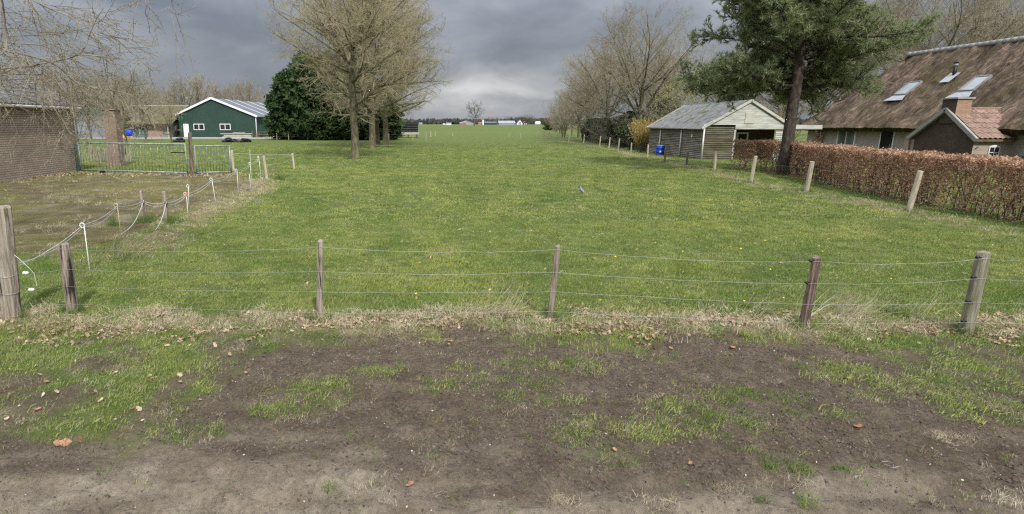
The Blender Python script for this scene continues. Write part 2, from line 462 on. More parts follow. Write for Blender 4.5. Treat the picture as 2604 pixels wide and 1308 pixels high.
# ---------------------------------------------------------------- numpy noise
class VN:
    def __init__(s, seed):
        s.t = np.random.RandomState(seed).rand(256, 256)
    def __call__(s, x, y):
        x = np.asarray(x, float); y = np.asarray(y, float)
        xi = np.floor(x).astype(int); yi = np.floor(y).astype(int)
        fx = x - xi; fy = y - yi
        fx = fx * fx * (3 - 2 * fx); fy = fy * fy * (3 - 2 * fy)
        a = s.t[xi & 255, yi & 255]; b = s.t[(xi + 1) & 255, yi & 255]
        c = s.t[xi & 255, (yi + 1) & 255]; d = s.t[(xi + 1) & 255, (yi + 1) & 255]
        return (a * (1 - fx) + b * fx) * (1 - fy) + (c * (1 - fx) + d * fx) * fy
VNS = [VN(100 + i) for i in range(8)]
def fbm(x, y, scale, oct=4, k=0):
    r = 0; a = 0.5; tot = 0
    for i in range(oct):
        r = r + a * VNS[(k + i) % 8](np.asarray(x) * scale + 17.3 * i, np.asarray(y) * scale + 5.1 * i)
        tot += a; a *= 0.5; scale *= 2.03
    return r / tot
def sstep(a, b, x):
    t = np.clip((np.asarray(x, float) - a) / (b - a), 0, 1)
    return t * t * (3 - 2 * t)

# ================================================================ GROUND
XB = [-40, -4.3, -3.7, -3.03, -2.54, -2.12, -1.89, -1.86, -1.57, -1.18, -0.59, 0.25, 0.96, 1.87, 2.58, 3.75, 4.59, 4.97, 5.46, 5.81, 6.42, 40]
YB = [4.7, 4.62, 4.76, 4.55, 4.58, 4.62, 5.07, 5.71, 6.26, 6.64, 6.99, 6.88, 6.64, 6.48, 6.53, 6.53, 6.38, 5.97, 5.56, 5.19, 4.99, 4.6]
PATCH = [(-0.4, 5.65, .22, .10, .9), (0.49, 5.76, .16, .10, .55), (-1.0, 5.28, .30, .22, .75), (-1.24, 4.83, .22, .16, .7), (-0.92, 5.03, .2, .16, .6),
         (1.23, 5.81, .26, .10, .95), (1.76, 5.76, .20, .16, .6), (0.95, 5.15, .22, .16, .8), (1.22, 4.99, .30, .12, .8), (0.28, 5.32, .25, .14, .5),
         (2.91, 5.07, .28, .2, .95), (2.54, 4.69, .36, .22, .95), (2.16, 4.45, .32, .14, .95), (1.83, 4.45, .26, .16, .9), (1.52, 4.15, .22, .18, .9),
         (1.41, 4.51, .16, .16, .9), (4.51, 5.76, .42, .22, .8), (5.06, 5.42, .4, .3, .75), (5.14, 4.99, .35, .3, .6), (2.64, 3.93, .10, .06, 1),
         (2.81, 3.9, .11, .06, 1), (2.57, 4.12, .14, .05, .9), (2.97, 4.12, .12, .05, .9), (-0.61, 3.64, .06, .04, .8), (3.14, 3.88, .09, .06, .9),
         (4.28, 5.07, .2, .12, .5), (4.12, 5.61, .25, .14, .5), (3.5, 5.05, .3, .1, .6), (3.35, 4.75, .12, .08, .7), (3.75, 4.75, .1, .08, .7),
         (-2.9, 4.45, .5, .18, .7), (-2.0, 4.42, .45, .16, .6), (5.6, 4.6, .35, .3, .7), (1.1, 5.45, .35, .1, .5), (2.3, 4.9, .3, .15, .5), (0.75, 5.5, .2, .1, .5)]
def soil_mask(x, y):
    e = (fbm(x, y, 1.3, 4, 1) - 0.5) * 1.3 + (fbm(x, y, 5.5, 4, 4) - 0.5) * 1.1
    s = sstep(-0.26, 0.26, np.interp(x, XB, YB) + e - y)
    return s
def worn_mask(x, y):
    e = fbm(x, y, 2.6, 4, 6)
    return sstep(.44, .60, e) * sstep(6.9, 6.3, y) * (1 - soil_mask(x, y))
BARE = [(11.5, 38, .9, .5), (12.6, 35.5, .7, .35), (9.8, 40, .8, .4), (13.4, 30.5, .5, .3), (-8.2, 33.5, .9, .45), (1.0, 12.5, .25, .14), (3.6, 17.5, .35, .2), (-1.4, 9.2, .16, .09), (7.2, 10.8, .3, .12), (-.7, 8.0, .14, .07), (2.5, 24, .5, .25), (6.5, 29, .6, .3), (-2.5, 18.5, .3, .16), (8.8, 22, .4, .2), (-3.2, 26, .4, .25), (5.2, 45, 1.0, .5)]
def bare_mask(x, y):
    e = (fbm(x, y, 2.2, 4, 2) - .5) * 1.4
    p = np.zeros_like(np.asarray(x, float))
    for (a, b, rx, ry) in BARE:
        p = np.maximum(p, sstep(1.3, .5, np.sqrt(((x - a) / rx) ** 2 + ((y - b) / ry) ** 2) + e))
    return p
def patch_mask(x, y):
    e = (fbm(x, y, 6.0, 4, 2) - 0.5) * 2.6
    p = np.zeros_like(np.asarray(x, float))
    for (a, b, rx, ry, k) in PATCH:
        d = np.sqrt(((x - a) / rx) ** 2 + ((y - b) / ry) ** 2)
        p = np.maximum(p, k * sstep(1.55, 0.35, d + e))
    return p
XS_ = [-40, -3.2, -2.13, -1.0, -0.14, 1.01, 2.1, 3.21, 4.0, 40]
YS_ = [4.15, 4.06, 3.75, 3.8, 3.85, 3.8, 3.66, 3.66, 3.4, 3.2]
def sand_mask(x, y):
    e = (fbm(x * .6, y * 1.8, 2.4, 5, 3) - 0.5) * 1.6
    return .92 * sstep(-0.55, 0.5, np.interp(x, XS_, YS_) + e - y)
# left yard: between the rope fence and the brick house
YX = [9.5, 12.0, 13.0, 15.0, 19.0, 23.8, 26.3, 29.9, 30.3]
YXR = [-7.2, -6.6, -6.2, -6.5, -6.5, -6.4, -7.3, -9.0, -9.5]
def yard_mask(x, y):
    e = (fbm(x, y, 0.7, 4, 5) - 0.5) * 1.6
    xr = np.interp(y, YX, YXR)
    return sstep(-0.25, 0.25, xr + e * 0.6 - x) * sstep(10.2, 11.6, y + e) * sstep(30.7, 30.2, y + 0.1 * e)
def dry_mask(x, y):
    d = np.zeros_like(np.asarray(x, float))
    e = (fbm(x, y, 2.0, 4, 6) - 0.5)
    # under the front fence
    yf = np.interp(x, [-5.2, -1.2, 1.7, 4.7, 6.6, 9], [7.05, 7.08, 7.12, 6.95, 6.9, 6.7])
    d = np.maximum(d, sstep(0.55, 0.15, np.abs(y - yf + 0.05) + e * 0.9))
    # under the rope fence
    xl = np.interp(y, [8, 10, 12.4, 15, 18, 21, 25, 27.5, 33], [-5.3, -5.5, -5.7, -5.9, -6.0, -6.2, -6.7, -6.9, -6.9])
    d = np.maximum(d, 0.9 * sstep(1.0, 0.3, np.abs(x - xl) + e * 1.6) * sstep(9.5, 12.5, y) * sstep(28, 26, y))
    # along the right fence
    xr = np.interp(y, [10, 16, 21.7, 25, 32, 38, 45, 55, 67, 87], [12.9, 13.7, 14.1, 14.1, 15.6, 16.3, 17.0, 18.8, 20.4, 20.9])
    d = np.maximum(d, 0.75 * sstep(0.75, 0.2, np.abs(x - xr) + e * 1.6) * sstep(9, 12, y) * sstep(95, 80, y))
    return d
def moss_mask(x, y):
    return sstep(0.42, 0.62, fbm(x, y, 0.35, 4, 2))
def conc_mask(x, y):
    return sstep(99, 100, y) * sstep(112, 111, y) * sstep(-70, -68, x) * sstep(-19, -21, x)
def far_band(x, y):
    return sstep(0.44, 0.6, fbm(x * 0.35, y, 0.012, 3, 7)) * sstep(120, 220, y)
def hgt(x, y):
    x = np.asarray(x, float); y = np.asarray(y, float)
    s = soil_mask(x, y); sa = sand_mask(x, y)
    near = sstep(30, 9, y) * sstep(30, 12, np.abs(x))
    h = (1 - s) * 0.035 * near + (fbm(x, y, 0.8, 3, 0) - 0.5) * 0.07 * near
    h = h + s * near * ((fbm(x, y, 4.0, 4, 2) - 0.5) * 0.05 + (fbm(x, y, 13.0, 3, 5) - 0.5) * 0.045)
    h = h + sa * near * ((fbm(x * 0.7, y * 1.5, 3.6, 4, 4) - 0.5) * 0.22 + (fbm(x, y, 10.0, 4, 6) - 0.5) * 0.11)
    # two shallow wheel ruts parallel to the road
    for yc, dep in ((3.62, 0.03), (4.35, 0.012)):
        yy = yc + 0.12 * np.sin(x * 0.7) - 0.03 * x
        h = h - s * dep * np.exp(-((y - yy) / 0.16) ** 2)
    h = h + dry_mask(x, y) * near * 0.03
    h = h + (fbm(x, y, 0.11, 3, 3) - 0.5) * 0.10 * sstep(9, 20, y) * sstep(140, 60, y)
    return h
def hz(x, y):
    return float(hgt(np.array([x]), np.array([y]))[0])

def axis(fine0, fine1, step, grow, lo, hi):
    a = list(np.arange(fine0, fine1, step))
    s = step; p = a[-1]; up = []
    while p < hi:
        s *= grow; p += s; up.append(p)
    s = step; p = a[0]; dn = []
    while p > lo:
        s *= grow; p -= s; dn.append(p)
    return np.array(dn[::-1] + a + up)
gx = axis(-6.2, 7.6, 0.03, 1.045, -4500, 4500)
gy = axis(3.0, 7.6, 0.03, 1.035, -60, 6000)
GX, GY = np.meshgrid(gx, gy, indexing='ij')
GH = hgt(GX, GY)
g_soil, g_sand = soil_mask(GX, GY), sand_mask(GX, GY)
g_soil = g_soil * (1 - 0.2 * patch_mask(GX, GY))
g_soil = np.maximum(g_soil, .85 * worn_mask(GX, GY))
g_soil = np.maximum(g_soil, .8 * bare_mask(GX, GY))
g_yard = yard_mask(GX, GY)
g_att = dict(soil=g_soil, sand=g_sand, yard=g_yard, dry=dry_mask(GX, GY), moss=moss_mask(GX, GY), conc=conc_mask(GX, GY), band=far_band(GX, GY))
nx, ny = len(gx), len(gy)
idx = np.arange(nx * ny).reshape(nx, ny)
quads = np.stack([idx[:-1, :-1], idx[1:, :-1], idx[1:, 1:], idx[:-1, 1:]], -1).reshape(-1, 4)
P = np.stack([GX, GY, GH], -1).reshape(-1, 3)
s_raw = soil_mask(GX, GY)
cat_v = np.where(g_yard > 0.5, 2, np.where(s_raw > 0.5, 1, np.where(g_att['conc'] > 0.5, 3, 0))).reshape(-1)
cat_f = cat_v[quads[:, 0]]

gm = bpy.data.materials.new('ground')
gm.use_nodes = True
t = gm.node_tree
pb = t.nodes['Principled BSDF']
pos = N(t, 'ShaderNodeNewGeometry').outputs['Position']
def att(n):
    a = N(t, 'ShaderNodeAttribute', attribute_name=n)
    return a.outputs['Fac']
n_fine = noise(t, pos, 26, 6, 0.7)
n_mid = noise(t, pos, 2.3, 6, 0.6)
n_big = noise(t, pos, 0.10, 5, 0.55)
grassc = ramp(t, n_mid, [(0.30, (0.082, 0.112, 0.029)), (0.5, (0.128, 0.160, 0.046)), (0.70, (0.190, 0.208, 0.080))])
grassc = mixc(t, ramp(t, n_big, [(0.36, 0.0), (0.66, 0.6)]), grassc, (0.125, 0.172, 0.040))
grassc = mixc(t, 0.55, grassc, ramp(t, n_fine, [(0.30, 0.40), (0.72, 1.4)]), 'MULTIPLY')
grassc = mixc(t, 0.6, grassc, ramp(t, noise(t, pos, 1.1, 6, 0.7), [(0.34, 0.62), (0.66, 1.2)]), 'MULTIPLY')
grassc = mixc(t, mth(t, 'MULTIPLY', att('band'), 0.5), grassc, (0.145, 0.165, 0.072))
soilc = ramp(t, noise(t, pos, 3.5, 8, 0.7), [(0.28, (0.080, 0.059, 0.041)), (0.5, (0.128, 0.097, 0.068)), (0.72, (0.192, 0.150, 0.107))])
soilc = mixc(t, 0.9, soilc, ramp(t, noise(t, pos, 34, 6, 0.8), [(0.32, 0.30), (0.50, 1.0), (0.68, 1.6)]), 'MULTIPLY')
sandc = ramp(t, noise(t, pos, 2.6, 8, 0.7), [(0.28, (0.190, 0.152, 0.110)), (0.5, (0.290, 0.240, 0.176)), (0.72, (0.42, 0.355, 0.27))])
sandc = mixc(t, 0.75, sandc, ramp(t, noise(t, pos, 24, 7, 0.75), [(0.30, 0.35), (0.48, 1.0), (0.70, 1.4)]), 'MULTIPLY')
yardc = ramp(t, noise(t, pos, 1.1, 8, 0.65), [(0.30, (0.080, 0.066, 0.032)), (0.5, (0.130, 0.108, 0.054)), (0.70, (0.205, 0.172, 0.102))])
yardc = mixc(t, mth(t, 'MULTIPLY', att('moss'), 0.6), yardc, (0.165, 0.145, 0.044))
yardc = mixc(t, ramp(t, noise(t, pos, 0.55, 5, 0.6), [(0.54, 0.0), (0.72, 0.5)]), yardc, (0.27, 0.24, 0.195))
yardc = mixc(t, 0.45, yardc, ramp(t, n_fine, [(0.30, 0.45), (0.72, 1.5)]), 'MULTIPLY')
dryc = ramp(t, noise(t, pos, 7, 6, 0.7), [(0.30, (0.15, 0.115, 0.065)), (0.5, (0.26, 0.205, 0.125)), (0.72, (0.36, 0.30, 0.20))])
concc = ramp(t, noise(t, pos, 0.6, 6, 0.6), [(0.3, (0.33, 0.305, 0.28)), (0.7, (0.42, 0.395, 0.365))])
c = mixc(t, mth(t, 'MULTIPLY', att('dry'), 0.85), grassc, dryc)
c = mixc(t, att('yard'), c, yardc)
c = mixc(t, att('soil'), c, mixc(t, att('sand'), soilc, sandc))
c = mixc(t, att('conc'), c, concc)
L(t, c, pb.inputs['Base Color'])
pb.inputs['Roughness'].default_value = 0.95
pb.inputs['Specular IOR Level'].default_value = 0.12
bp = N(t, 'ShaderNodeBump')
bp.inputs['Distance'].default_value = 0.06
hh = mth(t, 'ADD', mth(t, 'MULTIPLY', n_fine, 0.6), mth(t, 'MULTIPLY', noise(t, pos, 90, 4, 0.7), 0.35))
L(t, hh, bp.inputs['Height'])
L(t, bp.outputs[0], pb.inputs['Normal'])

def ground_piece(name, code):
    q = quads[cat_f == code]
    used, inv = np.unique(q, return_inverse=True)
    me = bpy.data.meshes.new(name)
    me.from_pydata(P[used].tolist(), [], inv.reshape(-1, 4).tolist())
    for k, a in g_att.items():
        at_ = me.attributes.new(k, 'FLOAT', 'POINT')
        at_.data.foreach_set('value', np.ascontiguousarray(a.reshape(-1)[used], dtype=np.float32))
    me.polygons.foreach_set('use_smooth', [True] * len(me.polygons))
    o = link(name, me, gm)
    o['kind'] = 'structure'
    return o
ground_piece('meadow', 0)
ground_piece('dirt_verge', 1)
ground_piece('yard', 2)
ground_piece('farmyard_pavement', 3)

# ================================================================ BUILDINGS
def rotM(loc, rz):
    return Matrix.Translation(loc) @ Matrix.Rotation(rz, 4, 'Z')

# ---- brick house at the left edge
T = thing('brick_house', 'old brick house with grey tiled roof at the left edge beside the long metal gate', 'house', (-18.2, 28, 0))
HX0, HX1, HY0, HY1 = -26.8, -18.2, 14.0, 32.0
w = MB()
w.box(HX0, HX1, HY0, HY1, -0.1, 3.28)
w.poly([(HX0, HY1, 3.28), (-22.5, HY1, 5.95), (HX1, HY1, 3.28)])
w.poly([(HX1, HY0, 3.28), (-22.5, HY0, 5.95), (HX0, HY0, 3.28)])
part(w, 'wall', 'brick_left', T)
RF = MB()
for s in (0, 1):
    ex = -17.95 if s == 0 else -27.05
    RF.prism([(-22.5, HY0 - 0.2, 6.12), (ex, HY0 - 0.2, 3.24), (ex, HY0 - 0.2, 3.34), (-22.5, HY0 - 0.2, 6.22)], (0, HY0 - 0.2, 0), (0, HY1 + 0.15, 0))
roof = part(RF, 'roof', 'slate_roof', T)
# tile courses on the slope towards the camera, each tile its own piece
tm = MB()
sl = Vector((-22.5 + 17.95, 0, 6.22 - 3.34)).normalized()
nrm = Vector((sl.z, 0, -sl.x))
a, b = 0.36, 0.30
tm.v = [(0, 0, 0.0)]
pr = []
for j in range(5):
    yy = b * j / 4
    lift = 0.035 + 0.028 * math.sin(j / 4 * 6.28)
    pr.append((yy, lift))
v, f = [], []
for k, ex in ((0, 0.0), (1, a)):
    for (yy, lf) in pr:
        p3 = sl * ex + nrm * (lf + (0.02 if k == 0 else 0)) + Vector((0, yy, 0))
        v.append(tuple(p3))
for j in range(4):
    f.append((j, j + 1, 5 + j + 1, 5 + j))
for j in range(5):
    p3 = nrm * 0.002 + Vector((0, pr[j][0], 0))
    v.append(tuple(p3))
for j in range(4):
    f.append((10 + j, 10 + j + 1, j + 1, j))
tm.v, tm.f = v, f
tme = tm.mesh('tile')
tme.materials.append(MATS['slate_roof'])
rnd = random.Random(4)
ncourse = 15
slope_len = (Vector((-22.5, 0, 6.22)) - Vector((-17.95, 0, 3.34))).length
cnt = 0
for i in range(ncourse):
    for j in range(20):
        yy = HY1 + 0.13 - 0.3 * (j + 1)
        p3 = Vector((-17.95, yy, 3.34)) + sl * (i * (slope_len - 0.3) / (ncourse - 1))
        o = link('tile', tme, None, roof)
        o.location = p3 - Vector(ORG[T.name]) + nrm * rnd.uniform(0, 0.012)
        cnt += 1
g = MB().tube([(-17.9, HY0, 3.26), (-17.9, HY1 + 0.35, 3.26)], 0.065, 8)
part(g, 'gutter', 'white_paint', T, True)
g = MB().tube([(-17.9, 31.95, 3.2), (-18.08, 31.95, 3.0), (-18.1, 31.95, 0.0)], 0.055, 8)
part(g, 'downpipe', 'pipe_grey', T, True)
g = MB()
g.tube([(-17.95, HY0, 6.3 - 0.02), (-17.95, HY0, 6.3)], 0.01, 3)
g = MB().tube([(-22.5, HY0 - 0.2, 6.22), (-22.5, HY1 + 0.18, 6.22)], 0.12, 8)
part(g, 'ridge', 'slate_roof', T, True)

# ---- brick pillar behind the gate
T = thing('brick_pillar', 'tall square brick pillar standing on the grass behind the long metal gate', 'pillar', (-18.1, 35.9, 0))
p = MB()
p.box(-18.45, -17.75, 35.5, 36.2, -0.05, 3.25)
part(p, 'shaft', 'brick_pillar', T)
part(MB().box(-18.51, -17.69, 35.44, 36.26, 3.25, 3.34), 'cap', 'brick_pillar', T)
part(MB().box(-18.53, -17.67, 35.42, 36.28, -0.05, 0.16), 'plinth', 'brick_pillar', T)

# ---- thatched farmhouse on the right
T = thing('thatched_farmhouse', 'brick farmhouse with a big brown thatched roof behind the beech hedge', 'house', (31, 38, 0))
FX, FY0, FY1 = 31.0, 18.0, 47.6
w = MB()
w.box(FX, FX + 11, FY0, FY1, -0.1, 2.45)
part(w, 'wall', 'brick_house', T)
# thatch: a wavy grid from eave to ridge, hipped at the far end
rs = np.random.RandomState(5)
def thatch_side(side):
    nu, nv = 64, 230
    V = []
    jj, ii = np.meshgrid(np.arange(nv + 1) / nv, np.arange(nu + 1) / nu, indexing='ij')
    yj = FY0 + (FY1 - FY0) * jj
    dA = fbm(yj, ii * 6, 1.1, 3, 2)
    dB = fbm(yj * 1.6 - ii * 5, ii * 6, 1.9, 4, 5)
    for j in range(nv + 1):
        tj = j / nv
        ye = FY0 - 0.4 + (FY1 + 0.9 - FY0 + 0.4) * tj
        yr = FY0 - 0.2 + (45.6 - FY0 + 0.2) * tj
        for i in range(nu + 1):
            u = i / nu
            x = 30.42 + (36.5 - 30.42) * u
            z = 2.20 + (7.45 - 2.20) * u - 0.12 * math.sin(u * math.pi)
            y = ye + (yr - ye) * u
            d = (dA[j, i] - 0.5) * 0.30 + (dB[j, i] - 0.5) * 0.34
            if i == 0:
                z -= 0.0
                d *= 0.3
            x2 = x - d * 0.66
            z2 = z + d * 0.75
            if side:
                x2 = 73.0 - x2
            V.append((x2, y, z2))
    m = MB()
    m.v = V
    k = nu + 1
    m.f = [(j * k + i, j * k + i + 1, (j + 1) * k + i + 1, (j + 1) * k + i) if side else (j * k + i, (j + 1) * k + i, (j + 1) * k + i + 1, j * k + i + 1)
           for j in range(nv) for i in range(nu)]
    # eave underside back to the wall
    n = len(m.v)
    for j in range(nv + 1):
        x, y, z = m.v[j * k]
        m.v.append((x + (0.1 if not side else -0.1), y, z - 0.26))
    for j in range(nv):
        m.f.append((j * k, (j + 1) * k, n + j + 1, n + j))
    n2 = len(m.v)
    for j in range(nv + 1):
        x, y, z = m.v[j * k]
        m.v.append((x + (0.95 if not side else -0.95), y, z + 0.35))
    for j in range(nv):
        m.f.append((n + j, n + j + 1, n2 + j + 1, n2 + j))
    return m
th = part(thatch_side(0), 'thatched_roof', 'thatch', T, True)
part(thatch_side(1), 'thatched_roof', 'thatch', T, True)
hip = MB()
hv = []
k = 14
for j in range(k + 1):
    for i in range(k + 1):
        u = i / k
        xl, xr_ = 30.42 + 6.08 * u, 42.58 - 6.08 * u
        hv.append((xl + (xr_ - xl) * j / k, FY1 + 0.9 + (45.6 - FY1 - 0.9) * u, 2.2 + 5.25 * u - 0.12 * math.sin(u * math.pi)))
hip.v = hv
hip.f = [(j * (k + 1) + i, j * (k + 1) + i + 1, (j + 1) * (k + 1) + i + 1, (j + 1) * (k + 1) + i) for j in range(k) for i in range(k)]
part(hip, 'hip_end', 'thatch', T, True)
# ridge roll of mortared ridge tiles
for j in range(60):
    y0 = 45.9 - j * 0.46
    m = MB().tube([(36.5, y0, 7.47), (36.5, y0 - 0.44, 7.47)], [0.165, 0.16], 10)
    part(m, 'ridge_tile', 'ridge_mortar', th, True, ORG[T.name])
def on_roof(y, x, off=0.0):
    u = (x - 30.42) / 6.08
    n_ = Vector((-5.25, 0, 6.08)).normalized()
    return Vector((x, y, 2.2 + 5.25 * u - 0.12 * math.sin(u * math.pi))) + n_ * off
def skylight(y0, y1):
    sk = MB()
    a, b, c_, d = on_roof(y0, 33.0, 0.13), on_roof(y1, 33.0, 0.13), on_roof(y1, 33.95, 0.13), on_roof(y0, 33.95, 0.13)
    fr = MB()
    upn = Vector((-5.25, 0, 6.08)).normalized()
    for p, q in ((a, b), (b, c_), (c_, d), (d, a)):
        fr.beam(p, q, 0.07, 0.14, upn)
    f = part(fr, 'skylight', 'pipe_grey', th, False, ORG[T.name])
    sk.quad(a + upn * 0.03, b + upn * 0.03, c_ + upn * 0.03, d + upn * 0.03)
    part(sk, 'skylight_pane', 'glass_sky', th, False, ORG[T.name])
    fl = MB()
    e, g_ = on_roof(y0 + 0.35, 32.55, 0.11), on_roof(y1 - 0.30, 32.55, 0.11)
    fl.prism([a - upn * 0.02, b - upn * 0.02, g_, e], (0, 0, 0), upn * 0.02)
    part(fl, 'skylight_apron', 'lead_grey', th, False, ORG[T.name])
skylight(41.95, 41.0)
skylight(37.05, 36.1)
vb = on_roof(39.05, 34.2, 0.0)
pv = MB().tube([vb - Vector((0, 0, .3)), vb + Vector((0, 0, 0.85))], 0.10, 10)
pv.tube([vb + Vector((0, 0, 0.85)), vb + Vector((0, 0, 1.02))], [0.15, 0.06], 10)
vo = part(pv, 'flue_pipe', 'plastic_black', th, True, ORG[T.name])
pv = MB().tube([vb + Vector((0, 0, 0.70)), vb + Vector((0, 0, 0.86))], 0.125, 10)
part(pv, 'flue_collar', 'lead_grey', th, True, ORG[T.name])
fl = MB()
e = [on_roof(39.45, 33.75, .12), on_roof(38.75, 33.75, .12), on_roof(38.75, 34.4, .12), on_roof(39.45, 34.4, .12)]
fl.prism(e, (0, 0, 0), (-0.02, 0, 0.02))
part(fl, 'flue_flashing', 'lead_grey', th, False, ORG[T.name])
# window, door, pipe on the wall that faces the field
W_ = part(MB().box(FX - 0.06, FX - 0.004, 42.3, 44.15, 0.92, 2.16), 'window', 'white_paint', T)
for y0, y1 in ((42.42, 43.17), (43.27, 44.03)):
    part(MB().box(FX - 0.075, FX - 0.055, y0, y1, 1.04, 2.06), 'pane', 'glass_curtain', W_, False, ORG[T.name])
part(MB().box(FX - 0.18, FX - 0.002, 42.2, 44.25, 0.78, 0.90), 'sill', 'brick_dark_and_shaded', W_, False, ORG[T.name])
D_ = part(MB().box(FX - 0.07, FX - 0.004, 38.85, 40.05, 0, 2.24), 'door', 'white_paint', T)
part(MB().box(FX - 0.09, FX - 0.06, 38.95, 39.93, 0.05, 0.62), 'lower_panel', 'blue_door', D_, False, ORG[T.name])
part(MB().box(FX - 0.095, FX - 0.06, 38.95, 39.93, 0.64, 2.16), 'door_pane', 'glass_dark', D_, False, ORG[T.name])
part(MB().box(FX - 0.13, FX - 0.08, 39.03, 39.06, 1.0, 1.16), 'handle', 'zinc', D_, False, ORG[T.name])
part(MB().box(FX - 0.12, FX - 0.003, 37.55, 37.95, -0.05, 2.3), 'corner_board', 'brick_cream', T)

# ---- bakehouse with red tiles
T = thing('bakehouse', 'small brick bakehouse with red tiled roof and chimney at the right edge', 'outbuilding', (30.4, 33, 0))
BX0, BX1, BY0, BY1, BR_Y = 29.0, 34.3, 31.15, 34.9, 33.02
w = MB()
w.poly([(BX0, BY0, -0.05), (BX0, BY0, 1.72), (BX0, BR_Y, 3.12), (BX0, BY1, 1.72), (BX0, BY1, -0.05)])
part(w, 'gable_wall', 'brick_dark_and_shaded', T)  # side turned from the sun: its shade is put into the brick colour
w = MB()
w.quad((BX0, BY0, -0.05), (BX1, BY0, -0.05), (BX1, BY0, 1.72), (BX0, BY0, 1.72))
w.quad((BX1, BY1, -0.05), (BX0, BY1, -0.05), (BX0, BY1, 1.72), (BX1, BY1, 1.72))
w.poly([(BX1, BY1, -0.05), (BX1, BY1, 1.72), (BX1, BR_Y, 3.12), (BX1, BY0, 1.72), (BX1, BY0, -0.05)])
part(w, 'front_wall', 'brick_cream', T)
rf = MB()
e0, rr = Vector((0, BY0 - 0.22, 1.70)), Vector((0, BR_Y, 3.24))
for ys in (1, -1):
    ey = BY0 - 0.22 if ys == 1 else BY1 + 0.22
    rf.prism([(BX0 - 0.12, ey, 1.66), (BX0 - 0.12, BR_Y, 3.2), (BX0 - 0.12, BR_Y, 3.12), (BX0 - 0.12, ey, 1.58)], (BX0 - 0.12, 0, 0), (BX1 + 0.12, 0, 0))
roof = part(rf, 'roof', 'timber_brown', T)
sl = (rr - e0)
L_ = sl.length
sl.normalize()
nrm = Vector((0, -sl.z, sl.y))
v, f = [], []
tw, tl = 0.262, L_ / 6 + 0.07
for k, ex in ((0, 0.0), (1, tl)):
    for j in range(7):
        x = tw * j / 6
        lift = 0.045 + 0.028 * math.sin(j / 6 * 6.28 + 0.6) + (0.03 if k == 0 else 0.0)
        v.append(tuple(sl * ex + nrm * lift + Vector((x, 0, 0))))
for j in range(6):
    f.append((j, j + 1, 8 + j, 7 + j))
for j in range(7):
    p3 = Vector(v[j]) - nrm * 0.03
    v.append(tuple(p3))
for j in range(6):
    f.append((14 + j, 15 + j, j + 1, j))
tm = MB()
tm.v, tm.f = v, f
tme = tm.mesh('roof_tile')
tme.materials.append(MATS['red_tile'])
for i in range(6):
    for j in range(21):
        o = link('roof_tile', tme, None, roof)
        o.location = Vector((BX0 + 0.0 + j * 0.262, e0.y, e0.z)) + sl * (i * L_ / 6) + nrm * rnd.uniform(0, 0.012) - Vector(ORG[T.name])
part(MB().tube([(BX0 - 0.1, BR_Y, 3.26), (BX1 + 0.1, BR_Y, 3.26)], 0.1, 8), 'ridge', 'red_tile', roof, True, ORG[T.name])
for xx in (BX0 - 0.16, BX1 + 0.16):
    vg = MB()
    vg.beam((xx, BY0 - 0.28, 1.66), (xx, BR_Y, 3.24), 0.14, 0.2)
    vg.beam((xx, BY1 + 0.28, 1.66), (xx, BR_Y, 3.24), 0.14, 0.2)
    part(vg, 'verge_board', 'ridge_mortar', roof, False, ORG[T.name])
ch = part(MB().box(28.94, 29.72, 32.5, 33.4, 2.5, 3.78), 'chimney', 'brick_orange', T)
part(MB().box(28.86, 29.80, 32.42, 33.48, 3.78, 3.86), 'chimney_cap', 'concrete', ch, False, ORG[T.name])
part(MB().box(28.925, 28.94, 32.5, 33.4, 2.5, 3.78), 'chimney_face', 'brick_dark_and_shaded', ch, False, ORG[T.name])  # thin dark sheet, paints the shade on the chimney's left side
W_ = MB()
aw = [(29.84, BY0 - .04, .74), (30.40, BY0 - .04, .74)] + [(30.12 + 0.28 * math.cos(a_), BY0 - .04, 1.26 + .14 * math.sin(a_)) for a_ in [math.pi * i / 8 for i in range(9)]]
W_.prism(aw, (0, 0, 0), (0, .035, 0))
W_ = part(W_, 'window', 'white_bright', T)
for (x0, x1, z0, z1) in ((29.89, 30.10, .80, 1.0), (30.14, 30.35, .80, 1.0), (29.89, 30.10, 1.04, 1.28), (30.14, 30.35, 1.04, 1.28)):
    part(MB().box(x0, x1, BY0 - .05, BY0 - .035, z0, z1), 'pane', 'glass_dark', W_, False, ORG[T.name])
part(MB().tube([(29.12, BY0 - .03, 1.18), (29.16, BY0 - .06, 1.26), (29.26, BY0 - .03, 1.31)], 0.02, 5), 'wall_hook', 'plastic_black', T)
for j in range(9):
    x = BX0 + 0.2 + j * 0.45
    part(MB().box(x, x + 0.08, BY0 - 0.16, BY0 - 0.002, 1.58, 1.66), 'rafter_end', 'timber_brown', roof, False, ORG[T.name])

# ---- weathered wooden shed with white gable
T = thing('wooden_shed', 'weathered plank shed with grey roof and white boarded gable beside the pine', 'shed', (21, 44, 0))
SX0, SX1, SY0, SY1 = 20.15, 26.0, 42.0, 51.9
o_ = ORG[T.name]
co = MB().box(SX0 + 0.03, 22.2, SY0 + 0.03, SY1, -0.05, 2.2)
co.box(22.2, SX1 - 0.03, SY0 + 1.6, SY1, -0.05, 2.2)
part(co, 'core_wall', 'dark_brown_wall', T)
rz_ = random.Random(8)
for i in range(17):        # side boards, lapped
    z0 = -0.02 + i * 0.128
    m = MB()
    m.prism([(SX0 - 0.055, SY0, z0), (SX0 + 0.028, SY0, z0), (SX0 + 0.028, SY0, z0 + 0.10), (SX0 - 0.012 + rz_.uniform(-.008, .008), SY0, z0 + 0.10)], (0, SY0, 0), (0, SY1, 0))
    part(m, 'plank', 'weather_board', T)
